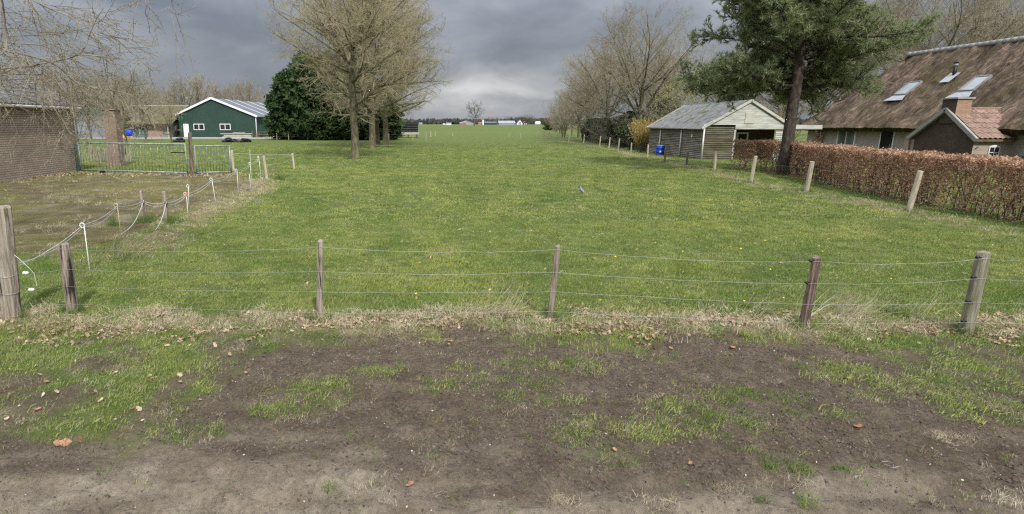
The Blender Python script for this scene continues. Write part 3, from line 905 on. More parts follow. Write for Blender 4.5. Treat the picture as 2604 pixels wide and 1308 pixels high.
for i in range(18):        # front boards left of the porch, colour darkened to offset the sun on them
    z0 = -0.02 + i * 0.128
    m = MB()
    m.prism([(SX0 - 0.03, SY0 - 0.055, z0), (SX0 - 0.03, SY0 + 0.028, z0), (SX0 - 0.03, SY0 + 0.028, z0 + 0.10), (SX0 - 0.03, SY0 - 0.012, z0 + 0.10)], (SX0 - 0.03, 0, 0), (22.16, 0, 0))
    part(m, 'plank', 'weather_board_moss_dimmed', T)
AX, AZ = 23.1, 3.92
gz0 = 2.40
for i in range(11):        # white gable boards
    z0 = gz0 + i * 0.135
    if z0 > AZ - 0.1:
        break
    hwL = (AX - SX0 + 0.15) * (AZ - z0) / (AZ - 2.38)
    hwR = (SX1 - AX + 0.1) * (AZ - z0) / (AZ - 2.38)
    hwL2 = (AX - SX0 + 0.15) * max(0.02, (AZ - z0 - 0.13)) / (AZ - 2.38)
    hwR2 = (SX1 - AX + 0.1) * max(0.02, (AZ - z0 - 0.13)) / (AZ - 2.38)
    m = MB()
    n0 = [(AX - hwL, SY0 - 0.05, z0), (AX + hwR, SY0 - 0.05, z0), (AX + hwR2, SY0 - 0.015, z0 + 0.128), (AX - hwL2, SY0 - 0.015, z0 + 0.128)]
    m.prism(n0, (0, 0, 0), (0, 0.06, 0))
    part(m, 'gable_board', 'white_board', T)
rf = MB()
for sx, ex, ez in ((-1, SX0 - 0.22, 2.14), (1, SX1 + 0.25, 2.16)):
    rf.prism([(ex, SY0 - 0.12, ez), (AX, SY0 - 0.12, AZ + 0.10), (AX, SY0 - 0.12, AZ + 0.02), (ex, SY0 - 0.12, ez - 0.07)], (0, SY0 - 0.12, 0), (0, SY1 + 0.2, 0))
roof = part(rf, 'roof', 'shed_roof', T)
cor = MB()                 # corrugated sheet ridges on the visible slope
sx_ = Vector((AX - SX0 + 0.22, 0, AZ + 0.10 - 2.14))
for j in range(66):
    y = SY0 - 0.05 + j * 0.153
    a_ = Vector((SX0 - 0.24, y, 2.15))
    part_a = a_ + Vector((0, 0, 0.012))
    cor.tube([part_a, part_a + sx_], 0.022, 4, False)
part(cor, 'corrugation', 'shed_roof', roof, False, o_)
part(MB().tube([(AX, SY0 - 0.12, AZ + 0.1), (AX, SY1 + 0.2, AZ + 0.1)], 0.07, 8), 'ridge_cap', 'shed_roof', roof, True, o_)
for (p0, p1) in (((SX0 - 0.3, SY0 - 0.14, 2.16), (AX, SY0 - 0.14, AZ + 0.12)), ((SX1 + 0.3, SY0 - 0.14, 2.18), (AX, SY0 - 0.14, AZ + 0.12))):
    part(MB().beam(p0, p1, 0.04, 0.17), 'barge_board', 'white_board', roof, False, o_)
part(MB().beam((SX0 - 0.25, SY1 + 0.22, 2.15), (AX, SY1 + 0.22, AZ + 0.12), 0.05, 0.12), 'barge_board', 'wood_pale', roof, False, o_)
part(MB().box(22.82, 23.46, SY0 - 0.075, SY0 - 0.045, 2.50, 3.24), 'hatch', 'timber_pale', T)
# porch beam, white fascia running past the pine
part(MB().box(22.2, 28.2, SY0 - 0.10, SY0 - 0.052, 2.10, 2.385), 'fascia', 'white_board', T)
part(MB().box(22.2, 28.2, SY0 - 0.02, SY0 + 1.55, 2.22, 2.385), 'canopy_roof', 'shed_roof', T)
part(MB().box(28.2, 28.25, SY0 - 0.10, SY0 + 1.55, 2.10, 2.385), 'fascia', 'white_board', T)
part(MB().box(22.17, 22.30, SY0 - 0.05, SY0 + 0.06, 0, 2.10), 'porch_post', 'white_board', T)
pp = MB()
for i in range(16):
    pp.prism([(25.12, SY0 + 0.0, i * .13), (26.0, SY0 + 0.0, i * .13), (26.0, SY0 + .03, i * .13 + .125), (25.12, SY0 + .03, i * .13 + .125)], (0, 0, 0), (0, .03, 0))
part(pp, 'porch_side', 'white_board', T)
W_ = part(MB().box(23.2, 24.05, SY0 + 1.5, SY0 + 1.59, 0.95, 1.86), 'window', 'white_paint', T)
part(MB().box(23.33, 23.92, SY0 + 1.48, SY0 + 1.52, 1.07, 1.75), 'pane', 'glass_dark', W_, False, o_)
for (pts) in ([(SX0 - .10, 49.4, 2.08), (SX0 - .10, 49.4, 0.95), (SX0 - .22, 49.25, 0.78)], [(SX0 - .10, 45.5, 2.08), (SX0 - .10, 45.5, 0.0)], [(SX0 - .10, SY0 - .08, 2.38), (SX0 - .10, SY0 - .08, 0.0)]):
    part(MB().tube(pts, 0.055, 8), 'downpipe', 'white_paint', T, True)
part(MB().tube([(SX0 - 0.28, SY0 - .1, 2.12), (SX0 - 0.28, SY1 + .2, 2.12)], 0.05, 6), 'gutter', 'pipe_grey', T, True)
part(MB().box(SX0 - .09, SX0 - .03, 43.7, 43.84, 1.5, 1.72), 'wall_lamp', 'white_paint', T)

# ---- green metal barn
bang = R(-5)
BO = Vector((-29.4, 110, 0))
BM = rotM(BO, bang)
T = thing('metal_barn', 'large green corrugated metal barn with white trim and grey roof', 'barn', tuple(BO))
o_ = ORG[T.name]
def bx(x0, x1, y0, y1, z0, z1):
    return MB().box(x0, x1, y0, y1, z0, z1, BM)
def bp_(x, y, z):
    return tuple(BM @ Vector((x, y, z)))
BWd, BLn, EZR, EZL, APX, APZ = 14.6, 40.0, 3.85, 4.15, -8.0, 6.95
def roofz(x):
    return EZR + (APZ - EZR) * (x / APX) if x > APX else EZL + (APZ - EZL) * ((x + BWd) / (APX + BWd))
w = MB()
xs = []
k = 0
x = -BWd
while x < -0.001:
    for dx, off in ((0.0, 0.0), (0.10, 0.0), (0.13, -0.045), (0.22, -0.045), (0.25, 0.0)):
        xs.append((x + dx, off))
    x += 0.25
xs = [q for q in xs if q[0] <= 0]
for (xa, oa), (xb, ob) in zip(xs[:-1], xs[1:]):
    if xb - xa < 1e-6:
        continue
    w.quad(bp_(xa, oa, 0), bp_(xb, ob, 0), bp_(xb, ob, roofz(xb)), bp_(xa, oa, roofz(xa)))
part(w, 'gable_wall', 'barn_green', T)
w = MB()
y = 0.0
ys = []
while y < BLn:
    for dy, off in ((0.0, 0.0), (0.12, 0.0), (0.16, 0.045), (0.30, 0.045), (0.34, 0.0)):
        ys.append((y + dy, off))
    y += 0.4
for (ya, oa), (yb, ob) in zip(ys[:-1], ys[1:]):
    if yb - ya > 1e-6:
        w.quad(bp_(oa, ya, 0), bp_(ob, yb, 0), bp_(ob, yb, EZR), bp_(oa, ya, EZR))
w.quad(bp_(-BWd, BLn, 0), bp_(-BWd, 0, 0), bp_(-BWd, 0, EZL), bp_(-BWd, BLn, EZL))
part(w, 'side_wall', 'barn_green', T)
rf = MB()
for (ex, ez) in ((0.35, EZR - 0.10), (-BWd - 0.35, EZL - 0.12)):
    rf.prism([bp_(ex, -0.3, ez), bp_(APX, -0.3, APZ + 0.06), bp_(APX, -0.3, APZ - 0.02), bp_(ex, -0.3, ez - 0.09)], BM @ Vector((0, -0.3, 0)), BM @ Vector((0, BLn + .3, 0)))
roof = part(rf, 'roof', 'barn_roof', T)
for (ex, ez) in ((0.42, EZR - 0.12), (-BWd - 0.42, EZL - 0.14)):
    part(MB().beam(bp_(ex, -0.33, ez), bp_(APX, -0.33, APZ + 0.04), 0.08, 0.34), 'barge_board', 'white_bright', roof, False, o_)
sdir = Vector((APX - 0.35, 0, APZ + 0.06 - EZR + 0.10))
for yy in (5.8, 11.6, 17.4, 23.2, 29.0, 34.8):
    m = MB()
    q0, q1 = Vector((0.35, yy, EZR - 0.10)) + sdir * 0.10, Vector((0.35, yy, EZR - 0.10)) + sdir * 0.985
    up = Vector((0, 0, .03))
    m.prism([bp_(*(q0 + up)), bp_(*(q0 + up + Vector((0, 0.75, 0)))), bp_(*(q1 + up + Vector((0, 0.75, 0)))), bp_(*(q1 + up))], (0, 0, 0), (0, 0, 0.03))
    part(m, 'skylight_strip', 'skylight_sheet', roof, False, o_)
part(MB().tube([bp_(.07, -.07, 0), bp_(.07, -.07, EZR)], 0.07, 8), 'downpipe', 'white_bright', T, True)
part(bx(-0.1, .52, -.35, BLn, EZR - .22, EZR - .11), 'gutter', 'far_grey', roof, False, o_)
part(bx(-13.75, -12.75, -.10, -.05, 0.05, 2.4), 'door', 'white_bright', T)
for x0 in (-11.8, -6.8):
    W_ = part(bx(x0, x0 + 2.05, -.12, -.05, 1.3, 2.42), 'window', 'white_bright', T)
    for dx in (.12, 1.09):
        part(bx(x0 + dx, x0 + dx + .84, -.14, -.115, 1.42, 2.30), 'pane', 'glass_dark', W_, False, o_)

# ---- old barn left of it
T = thing('old_barn', 'low old barn with mossy roof and green gable behind the brick pillar', 'barn', (-52, 110, 0))
o_ = ORG[T.name]
part(MB().box(-53.5, -45.0, 110.0, 124, -.05, 2.5), 'wall', 'grey_sheet', T)
part(MB().box(-49.2, -46.4, 109.85, 109.995, -.05, 2.42), 'brick_panel', 'brick_orange', T)
for x0 in (-51.4, -50.3):
    part(MB().box(x0, x0 + 1.0, 109.8, 109.995, 0, 2.35), 'door', 'barn_green_light', T)
rf = MB()
rf.prism([(-54, 108.6, 2.45), (-54, 117, 5.75), (-54, 117, 5.6), (-54, 108.6, 2.3)], (-54, 0, 0), (-44.2, 0, 0))
rf.prism([(-54, 125.4, 2.45), (-54, 117, 5.75), (-54, 117, 5.6), (-54, 125.4, 2.3)], (-54, 0, 0), (-44.2, 0, 0))
roof = part(rf, 'roof', 'moss_roof', T)
part(MB().tube([(-68, 117, 5.75), (-44.2, 117, 5.75)], 0.14, 8), 'ridge', 'concrete', roof, True, o_)
fv = MB()
fv.poly([(-62.3, 107, 3.7), (-52.9, 107, 3.7), (-57.6, 107, 5.9)])
part(fv, 'gable', 'barn_green_light', T)
part(MB().box(-62.3, -52.9, 107.02, 117, -.05, 3.7), 'gable_wall', 'grey_sheet', T)
part(MB().box(-55.1, -53.9, 106.98, 107.015, 0, 3.6), 'doorway', 'doorway_shade', T)  # flat panel painted as the shade inside the open door
part(MB().box(-53.9, -52.8, 106.9, 106.98, 0.1, 3.65), 'sliding_door', 'grey_sheet', T)
rf = MB()
for ex in (-62.7, -52.5):
    rf.prism([(ex, 106.8, 3.62), (-57.6, 106.8, 6.05), (-57.6, 106.8, 5.93), (ex, 106.8, 3.5)], (0, 106.8, 0), (0, 120, 0))
part(rf, 'gable_roof', 'moss_roof', T)
part(MB().box(-72, -62.3, 108, 117, -.05, 2.6), 'lean_to_wall', 'dark_brown_wall', T)
rf = MB().prism([(-72.3, 107.6, 2.6), (-72.3, 117, 5.0), (-72.3, 117, 4.85), (-72.3, 107.6, 2.45)], (0, 0, 0), (9.9, 0, 0))
part(rf, 'lean_to_roof', 'slate_roof', T)
for x0 in (-69.5, -66.5):
    W_ = part(MB().box(x0, x0 + 1.2, 107.93, 107.99, 0.9, 2.0), 'window', 'white_paint', T)
    part(MB().box(x0 + .1, x0 + 1.1, 107.91, 107.935, 1.0, 1.9), 'pane', 'glass_dark', W_, False, o_)

# ---- far farm, about a kilometre off
def far_house(name, label, cat, X, Y, wd, dp, ez, az, wallm, roofm, ridge_x=True, extra=None):
    T = thing(name, label, cat, (X, Y, 0))
    w = MB().box(X - wd / 2, X + wd / 2, Y, Y + dp, -.1, ez)
    if not ridge_x:
        w.poly([(X - wd / 2, Y, ez), (X + wd / 2, Y, ez), (X, Y, az)])
    else:
        w.poly([(X - wd / 2, Y, ez), (X - wd / 2, Y + dp / 2, az), (X - wd / 2, Y + dp, ez)])
        w.poly([(X + wd / 2, Y, ez), (X + wd / 2, Y + dp / 2, az), (X + wd / 2, Y + dp, ez)])
    part(w, 'wall', wallm, T)
    r = MB()
    if ridge_x:
        for ya in (Y - .4, Y + dp + .4):
            r.prism([(X - wd / 2 - .3, ya, ez - .1), (X - wd / 2 - .3, Y + dp / 2, az + .2), (X - wd / 2 - .3, Y + dp / 2, az), (X - wd / 2 - .3, ya, ez - .35)], (0, 0, 0), (wd + .6, 0, 0))
    else:
        for xa in (X - wd / 2 - .4, X + wd / 2 + .4):
            r.prism([(xa, Y - .4, ez - .1), (X, Y - .4, az + .2), (X, Y - .4, az), (xa, Y - .4, ez - .35)], (0, 0, 0), (0, dp + .8, 0))
    part(r, 'roof', roofm, T)
    for (nm, x0, x1, z0, z1, m_) in (extra or []):
        part(MB().box(X + x0, X + x1, Y - .25, Y - .02, z0, z1), nm, m_, T)
    return T
far_house('far_barn', 'distant low barn with pale roof and red doors across the field', 'barn', 83, 1000, 22, 30, 3.2, 6.4, 'far_grey', 'skylight_sheet', False,
          [('red_door', -7, -2, 0, 2.9, 'red_paint'), ('red_door', -10.5, -8, 0, 2.2, 'red_paint')])
far_house('far_barn', 'distant long dark green barn across the field, left of the grey roofed one', 'barn', 124, 1010, 20, 18, 3.4, 5.2, 'barn_green', 'barn_roof')
far_house('far_barn', 'distant grey roofed barn beside the white gabled house', 'barn', 152, 1015, 28, 20, 3.0, 6.6, 'far_grey', 'far_grey')
far_house('far_house', 'distant house with bright white gable across the field', 'house', 171, 1000, 8.6, 12, 2.8, 8.2, 'white_bright', 'slate_roof', False,
          [('window', -1.6, -.4, 3.2, 4.6, 'glass_dark'), ('window', .4, 1.6, 3.2, 4.6, 'glass_dark'), ('window', -2.5, 2.5, .8, 2.2, 'glass_dark')])
far_house('far_house', 'distant dark brick house right of the white gabled one', 'house', 181, 1004, 9, 10, 2.6, 5.6, 'brick_dark_and_shaded', 'roof_red', False,
          [('window', -2.4, -.6, .8, 2.0, 'white_bright'), ('window', .6, 2.4, .8, 2.0, 'white_bright')])
far_house('far_shed', 'distant orange brown shed by the solitary tree', 'shed', 106, 1002, 7, 8, 3.0, 4.4, 'brick_orange', 'roof_red')
far_house('far_shed', 'distant white shed at the far left of the farm', 'shed', 53, 995, 8, 8, 2.2, 3.2, 'white_bright', 'far_grey')
far_house('far_house', 'small distant white roofed house near the right hand trees', 'house', 217, 1080, 9, 9, 2.5, 5.4, 'far_grey', 'white_bright')
far_house('far_house', 'distant farmhouse with pale roof at far left of the horizon', 'house', 8, 1200, 6, 6, 2.2, 3.6, 'far_grey', 'far_grey')
si = MB().tube([(109.6, 998, 0), (109.6, 998, 7.0), (109.6, 998, 7.9)], [1.5, 1.5, 0.4], 12)
solo(si, 'far_silo', 'white_bright', 'distant white feed silo beside the orange brown shed', 'silo', (109.6, 998, 0))
# far white vans
def far_van(x, y, label):
    T = thing('far_van', label, 'van', (x, y, 0))
    b = MB().prism([(x - 2.6, y, .4), (x + 2.6, y, .4), (x + 2.6, y, 1.3), (x + 1.9, y, 1.5), (x + 1.3, y, 2.3), (x - 2.6, y, 2.3)], (0, 0, 0), (0, 2, 0))
    part(b, 'body', 'white_bright', T)
    for dx in (-1.6, 1.7):
        part(MB().tube([(x + dx, y - .05, .38), (x + dx, y + .25, .38)], .38, 10), 'wheel', 'rubber', T)
    part(MB().box(x + .6, x + 1.35, y - .03, y + .02, 1.45, 2.1), 'side_window', 'glass_dark', T)
far_van(45, 985, 'distant white van parked left of the pale roofed barn')
far_van(236, 1060, 'distant white van near the right hand trees')

# ================================================================ TREES
def perp(d, rn):
    a = Vector((rn.uniform(-1, 1), rn.uniform(-1, 1), rn.uniform(-1, 1)))
    p = a - d * a.dot(d)
    if p.length < 1e-3:
        p = d.orthogonal()
    return p.normalized()
def grow_line(p0, d0, length, seg, wander, trop, rn, tropdir=Vector((0, 0, 1))):
    pts = [p0.copy()]
    d = d0.normalized()
    step = length / seg
    for i in range(seg):
        d = (d + perp(d, rn) * rn.uniform(0, wander) + tropdir * trop).normalized()
        pts.append(pts[-1] + d * step)
    return pts
def lerp_line(pts, u):
    k = u * (len(pts) - 1)
    i = min(int(k), len(pts) - 2)
    return pts[i].lerp(pts[i + 1], k - i), (pts[i + 1] - pts[i]).normalized()
def bare_tree(seed, H, RR, clear, tr, nl=22, dens=1.0, twig_r=0.004, fork=None, leaders=4, spread=24, el0=8, el1=58, zlow=None, stems=1, wob=.26):
    """returns (trunk MB with the limbs, crown MB of branches and twigs); the crown fills an egg-shaped envelope"""
    rn = random.Random(seed)
    tk, cr = MB(), MB()
    fork = fork or clear + (H - clear) * .22
    zl = zlow if zlow is not None else clear * .72
    zc = zl + (H - zl) * .50
    hz_ = (H - zl) * .50
    def reach(p, d):
        """distance from p along d to the crown's envelope"""
        o = Vector((p.x / RR, p.y / RR, (p.z - zc) / hz_))
        v = Vector((d.x / RR, d.y / RR, d.z / hz_))
        a, b, c = v.dot(v), o.dot(v), o.dot(o) - 1
        disc = b * b - a * c
        if disc <= 0:
            return .25
        return max(.25, (-b + math.sqrt(disc)) / a)
    axes = []                      # (polyline, radii, u_min)
    for s_i in range(stems):
        if stems == 1:
            b, d0, k_ = Vector((0, 0, -.15)), Vector((rn.uniform(-.03, .03), rn.uniform(-.03, .03), 1)), 1.0
        else:
            a_ = 6.283 * s_i / stems + rn.uniform(-.5, .5)
            b, d0, k_ = Vector((math.cos(a_) * .22, math.sin(a_) * .22, -.15)), Vector((math.cos(a_) * .20, math.sin(a_) * .20, 1)), rn.uniform(.62, .9)
        tl = grow_line(b, d0, fork + .15, 6, .07, .01, rn)
        r_t = tr * k_
        tr_r = [r_t * (1.0 - .28 * i / 6) for i in range(7)]
        tk.tube([b, b + (tl[1] - b) * .25] + tl[1:], [r_t * 1.55, r_t * 1.13] + tr_r[1:], 10, False)
        axes.append((tl, tr_r, clear / fork, 0))
        nl_ = leaders if stems == 1 else max(2, leaders - 1)
        for j in range(nl_):
            az = 6.283 * j / nl_ + rn.uniform(-.5, .5)
            sp = R(spread * rn.uniform(.65, 1.3)) if j or stems > 1 else R(rn.uniform(2, 8))
            d = Vector((math.cos(az) * math.sin(sp), math.sin(az) * math.sin(sp), math.cos(sp)))
            ll = reach(tl[-1], d) * rn.uniform(.86, .98)
            p0 = tl[-1] if j < 2 else lerp_line(tl, rn.uniform(.72, .98))[0]
            ld = grow_line(p0, d, ll, 11, .20, .030, rn)
            rl = r_t * .62 * rn.uniform(.75, 1.05)
            rr_ = [max(.012, rl * (1 - .92 * (i / 11) ** .85)) for i in range(12)]
            tk.tube(ld, rr_, 8, False)
            axes.append((ld, rr_, .06, 1))
    tot = sum((a[0][-1] - a[0][0]).length * (1 - a[2]) for a in axes)
    for (line, rads, u0, lev) in axes:
        ln_ax = (line[-1] - line[0]).length * (1 - u0)
        n_l = max(3, int(nl * ln_ax / tot * (1.0 if lev else 2.0) + .5))
        for k in range(n_l):
            u = min(.985, u0 + (1 - u0) * (k + rn.random() * .8) / n_l)
            p, td = lerp_line(line, u)
            rad_here = rads[min(len(rads) - 1, int(u * (len(rads) - 1)))]
            az = k * 2.399 + rn.uniform(-.6, .6) + lev * 1.3
            hfrac = max(0, min(1, (p.z - zl) / (H - zl)))
            el = R(el0 + (el1 - el0) * hfrac + rn.uniform(-14, 14))
            out = Vector((math.cos(az), math.sin(az), 0))
            if lev:
                rad_dir = Vector((p.x, p.y, 0))
                if rad_dir.length > .2:
                    out = (out + rad_dir.normalized() * .8).normalized()
            out = Vector((out.x * math.cos(el), out.y * math.cos(el), math.sin(el)))
            ln = reach(p, out) * rn.uniform(.72, 1.03)
            r0 = max(.010, rad_here * rn.uniform(.38, .62))
            lim = grow_line(p, out, ln, 8, wob, .030 if hfrac > .25 else .004, rn)
            tk.tube(lim, [max(.007, r0 * (1 - .9 * i / 8)) for i in range(9)], 6, False)
            n2 = max(3, int(ln / .40 * dens ** .5))
            for a in range(n2):
                v = .12 + .88 * (a + rn.random()) / n2
                q, qd = lerp_line(lim, min(v, .999))
                ang = R(rn.uniform(28, 62))
                dd = qd * math.cos(ang) + perp(qd, rn) * math.sin(ang)
                dd.z += .10
                dd.normalize()
                l2 = min(reach(q, dd) * 1.02 + .15, max(.5, (.30 + .25 * rn.random()) * ln * (1.1 - .55 * v)), 2.6)
                b2 = grow_line(q, dd, l2, 5, .34, .03, rn)
                r2 = max(.0055, r0 * .40 * (1 - .65 * v))
                cr.tube(b2, [max(twig_r * 1.2, r2 * (1 - .8 * i / 5)) for i in range(6)], 4, False)
                n3 = max(2, int(l2 / .24 * dens ** .5))
                for c in range(n3):
                    v3 = .12 + .88 * (c + rn.random()) / n3
                    s, sdv = lerp_line(b2, min(v3, .999))
                    ang = R(rn.uniform(25, 62))
                    d3 = sdv * math.cos(ang) + perp(sdv, rn) * math.sin(ang)
                    l3 = max(.26, l2 * rn.uniform(.28, .48) * (1.1 - .5 * v3))
                    b3 = grow_line(s, d3, l3, 3, .42, .03, rn)
                    cr.tube(b3, [twig_r * 1.5, twig_r * 1.2, twig_r, twig_r * .7], 3, False)
                    n4 = max(1, int(l3 / .13 * dens))
                    for e in range(n4):
                        s4, d4 = lerp_line(b3, min(.15 + .85 * (e + rn.random()) / n4, .999))
                        ang = R(rn.uniform(30, 70))
                        d5 = d4 * math.cos(ang) + perp(d4, rn) * math.sin(ang)
                        l4 = rn.uniform(.12, .34)
                        m4 = s4 + d5 * l4 * .5
                        e4 = m4 + (d5 + perp(d5, rn) * .5).normalized() * l4 * .5
                        cr.tube([s4, m4, e4], [twig_r, twig_r * .85, twig_r * .5], 3, False)
    return tk, cr

TREE_MESH = {}
def tree_kind(key, bark, twig, **kw):
    tk, cr = bare_tree(**kw)
    a = tk.mesh('trunk', smooth=True)
    a.materials.append(MATS[bark])
    b = cr.mesh('crown')
    b.materials.append(MATS[twig])
    TREE_MESH[key] = (a, b)
def tree(key, name, label, loc, rz=0.0, sc=1.0, group=None, twig=None, bark=None):
    T = thing(name, label, 'tree', loc, group, rz, sc)
    a, b = TREE_MESH[key]
    o1 = link('trunk', a, None, T)
    o2 = link('crown', b, None, T)
    if twig:
        o2.material_slots[0].link = 'OBJECT'
        o2.material_slots[0].material = MATS[twig]
    if bark:
        o1.material_slots[0].link = 'OBJECT'
        o1.material_slots[0].material = MATS[bark]
    return T

tree_kind('oak1', 'bark_oak', 'twig_oak', seed=11, H=15.0, RR=6.3, clear=2.8, tr=0.30, nl=58, dens=1.25, twig_r=0.0056, fork=6.2, leaders=5, spread=24, el0=6, el1=56, zlow=1.9)
tree_kind('oak2', 'bark_oak', 'twig_oak', seed=23, H=18.0, RR=8.2, clear=3.1, tr=0.36, nl=56, dens=0.95, twig_r=0.0074, fork=6.8, leaders=5, spread=26, el0=6, el1=54, zlow=2.0)
tree_kind('alder', 'bark_oak', 'twig_brown', seed=37, H=14.0, RR=5.6, clear=2.0, tr=0.25, nl=56, dens=0.95, twig_r=0.0066, fork=3.2, leaders=6, spread=27, el0=22, el1=62, zlow=1.4)
tree_kind('bushy', 'bark_oak', 'twig_brown', seed=41, H=9.0, RR=4.2, clear=0.9, tr=0.15, nl=26, dens=0.8, twig_r=0.0075, fork=1.5, leaders=4, spread=30, el0=15, el1=55, zlow=.3, stems=3)
tree_kind('far', 'bark_oak', 'twig_brown', seed=53, H=15.0, RR=5.6, clear=2.6, tr=0.24, nl=32, dens=0.55, twig_r=0.016, fork=5.0, leaders=4, spread=25)
tree_kind('lone', 'bark_oak', 'twig_far', seed=63, H=23.0, RR=9.5, clear=7.0, tr=0.5, nl=22, dens=0.25, twig_r=0.05, fork=8.5, leaders=4, spread=32)
tree_kind('shrub', 'bark_oak', 'twig_grey', seed=71, H=3.4, RR=1.9, clear=0.25, tr=0.05, nl=26, dens=0.8, twig_r=0.0050, fork=.5, leaders=3, spread=30, stems=5, zlow=.0)

# ---- the oak row left of the middle
tree('oak1', 'oak_tree', 'nearest bare oak of the row, thick grey trunk on the open grass', (-4.46, 42.9, 0), 0.4, 1.0)
tree('oak2', 'oak_tree', 'second bare oak of the row, just behind the nearest', (-4.44, 59.8, 0), 1.9, 0.95)
tree('oak2', 'oak_tree', 'bare oak with its trunk leftmost in the rear pair of the row', (-4.92, 75.1, 0), 3.5, 0.92)
tree('oak2', 'oak_tree', 'bare oak with its trunk rightmost in the row, widest crown', (-3.7, 70.9, 0), 5.1, 1.0)

# ---- the trees along the right-hand field edge
tree('alder', 'bare_tree', 'tallest bare tree right of the field, behind the yellow shrub', (24.2, 66, 0), 0.3, 1.17)
tree('alder', 'bare_tree', 'bare many stemmed tree leaning over the right fence, left of the tallest', (25.5, 80, 0), 2.2, 1.05)
tree('oak1', 'bare_tree', 'bare spreading tree in the middle of the right hand tree row', (26.0, 92, 0), 1.2, 0.92, twig='twig_brown')
gr = 'bare trees receding along the right field edge'
lb = 'bare brown tree in the receding row along the right field edge'
for (k, x, y, rz, s) in (('bushy', 24.6, 88, 2.0, 1.0), ('alder', 28.0, 104, 4.0, .78), ('bushy', 27.5, 112, 1.0, 1.05), ('alder', 31.5, 122, 0.7, .74),
                         ('bushy', 33.0, 135, 3.0, 1.0), ('bushy', 36.0, 150, 5.0, 1.0), ('bushy', 40.0, 172, 0.5, 1.0), ('bushy', 44.5, 195, 1.6, .95),
                         ('alder', 30.0, 72, 1.0, .95), ('alder', 34.0, 86, 2.9, .95)):
    tree(k, 'bare_tree', lb, (x, y, 0), rz, s, gr)
lb = 'bare tree in the wood rising behind the thatched roof'
gr = 'trees behind the thatched farmhouse'
for (k, x, y, rz, s) in (('alder', 48, 58, .2, 1.25), ('alder', 55, 62, 1.2, 1.3), ('oak1', 62, 66, 2.2, 1.15), ('alder', 66, 60, 3.2, 1.2), ('alder', 44, 66, 4.1, 1.15),
                         ('oak1', 52, 74, .8, 1.2), ('alder', 70, 72, 5.0, 1.3), ('alder', 39, 64, 1.7, .92), ('oak1', 75, 66, 4.4, 1.2), ('alder', 60, 56, 2.6, 1.2), ('alder', 36, 70, 3.7, .9)):
    tree(k, 'bare_tree', lb, (x, y, 0), rz, s, gr, twig='twig_brown')
lb = 'bare brown tree in the wood behind the barns'
gr = 'wood behind the barns'
rw = random.Random(19)
for i in range(40):
    x = -112 + i * 2.55 + rw.uniform(-1.2, 1.2)
    y = 150 + rw.uniform(-8, 30)
    s = 0.95 + 0.25 * rw.random() - (0.34 if x > -42 else 0) - (.12 if x > -70 else 0)
    tree('far', 'bare_tree', lb, (x * y / 160, y, 0), rw.uniform(0, 6.28), s, gr)
lb = 'bare tree standing close behind the brick house'
gr = 'trees behind the brick house'
for (x, y, s) in ((-36, 52, .55), (-30, 60, .5), (-42, 58, .62), (-27, 66, .40), (-34, 70, .55), (-46, 70, .7), (-38, 84, .6), (-50, 92, .7)):
    tree('far', 'bare_tree', lb, (x, y, 0), rw.uniform(0, 6.28), s, gr)
tree('lone', 'lone_tree', 'solitary bare tree standing far out on the field horizon', (50.1, 525, 0), 0.6, 1.0)

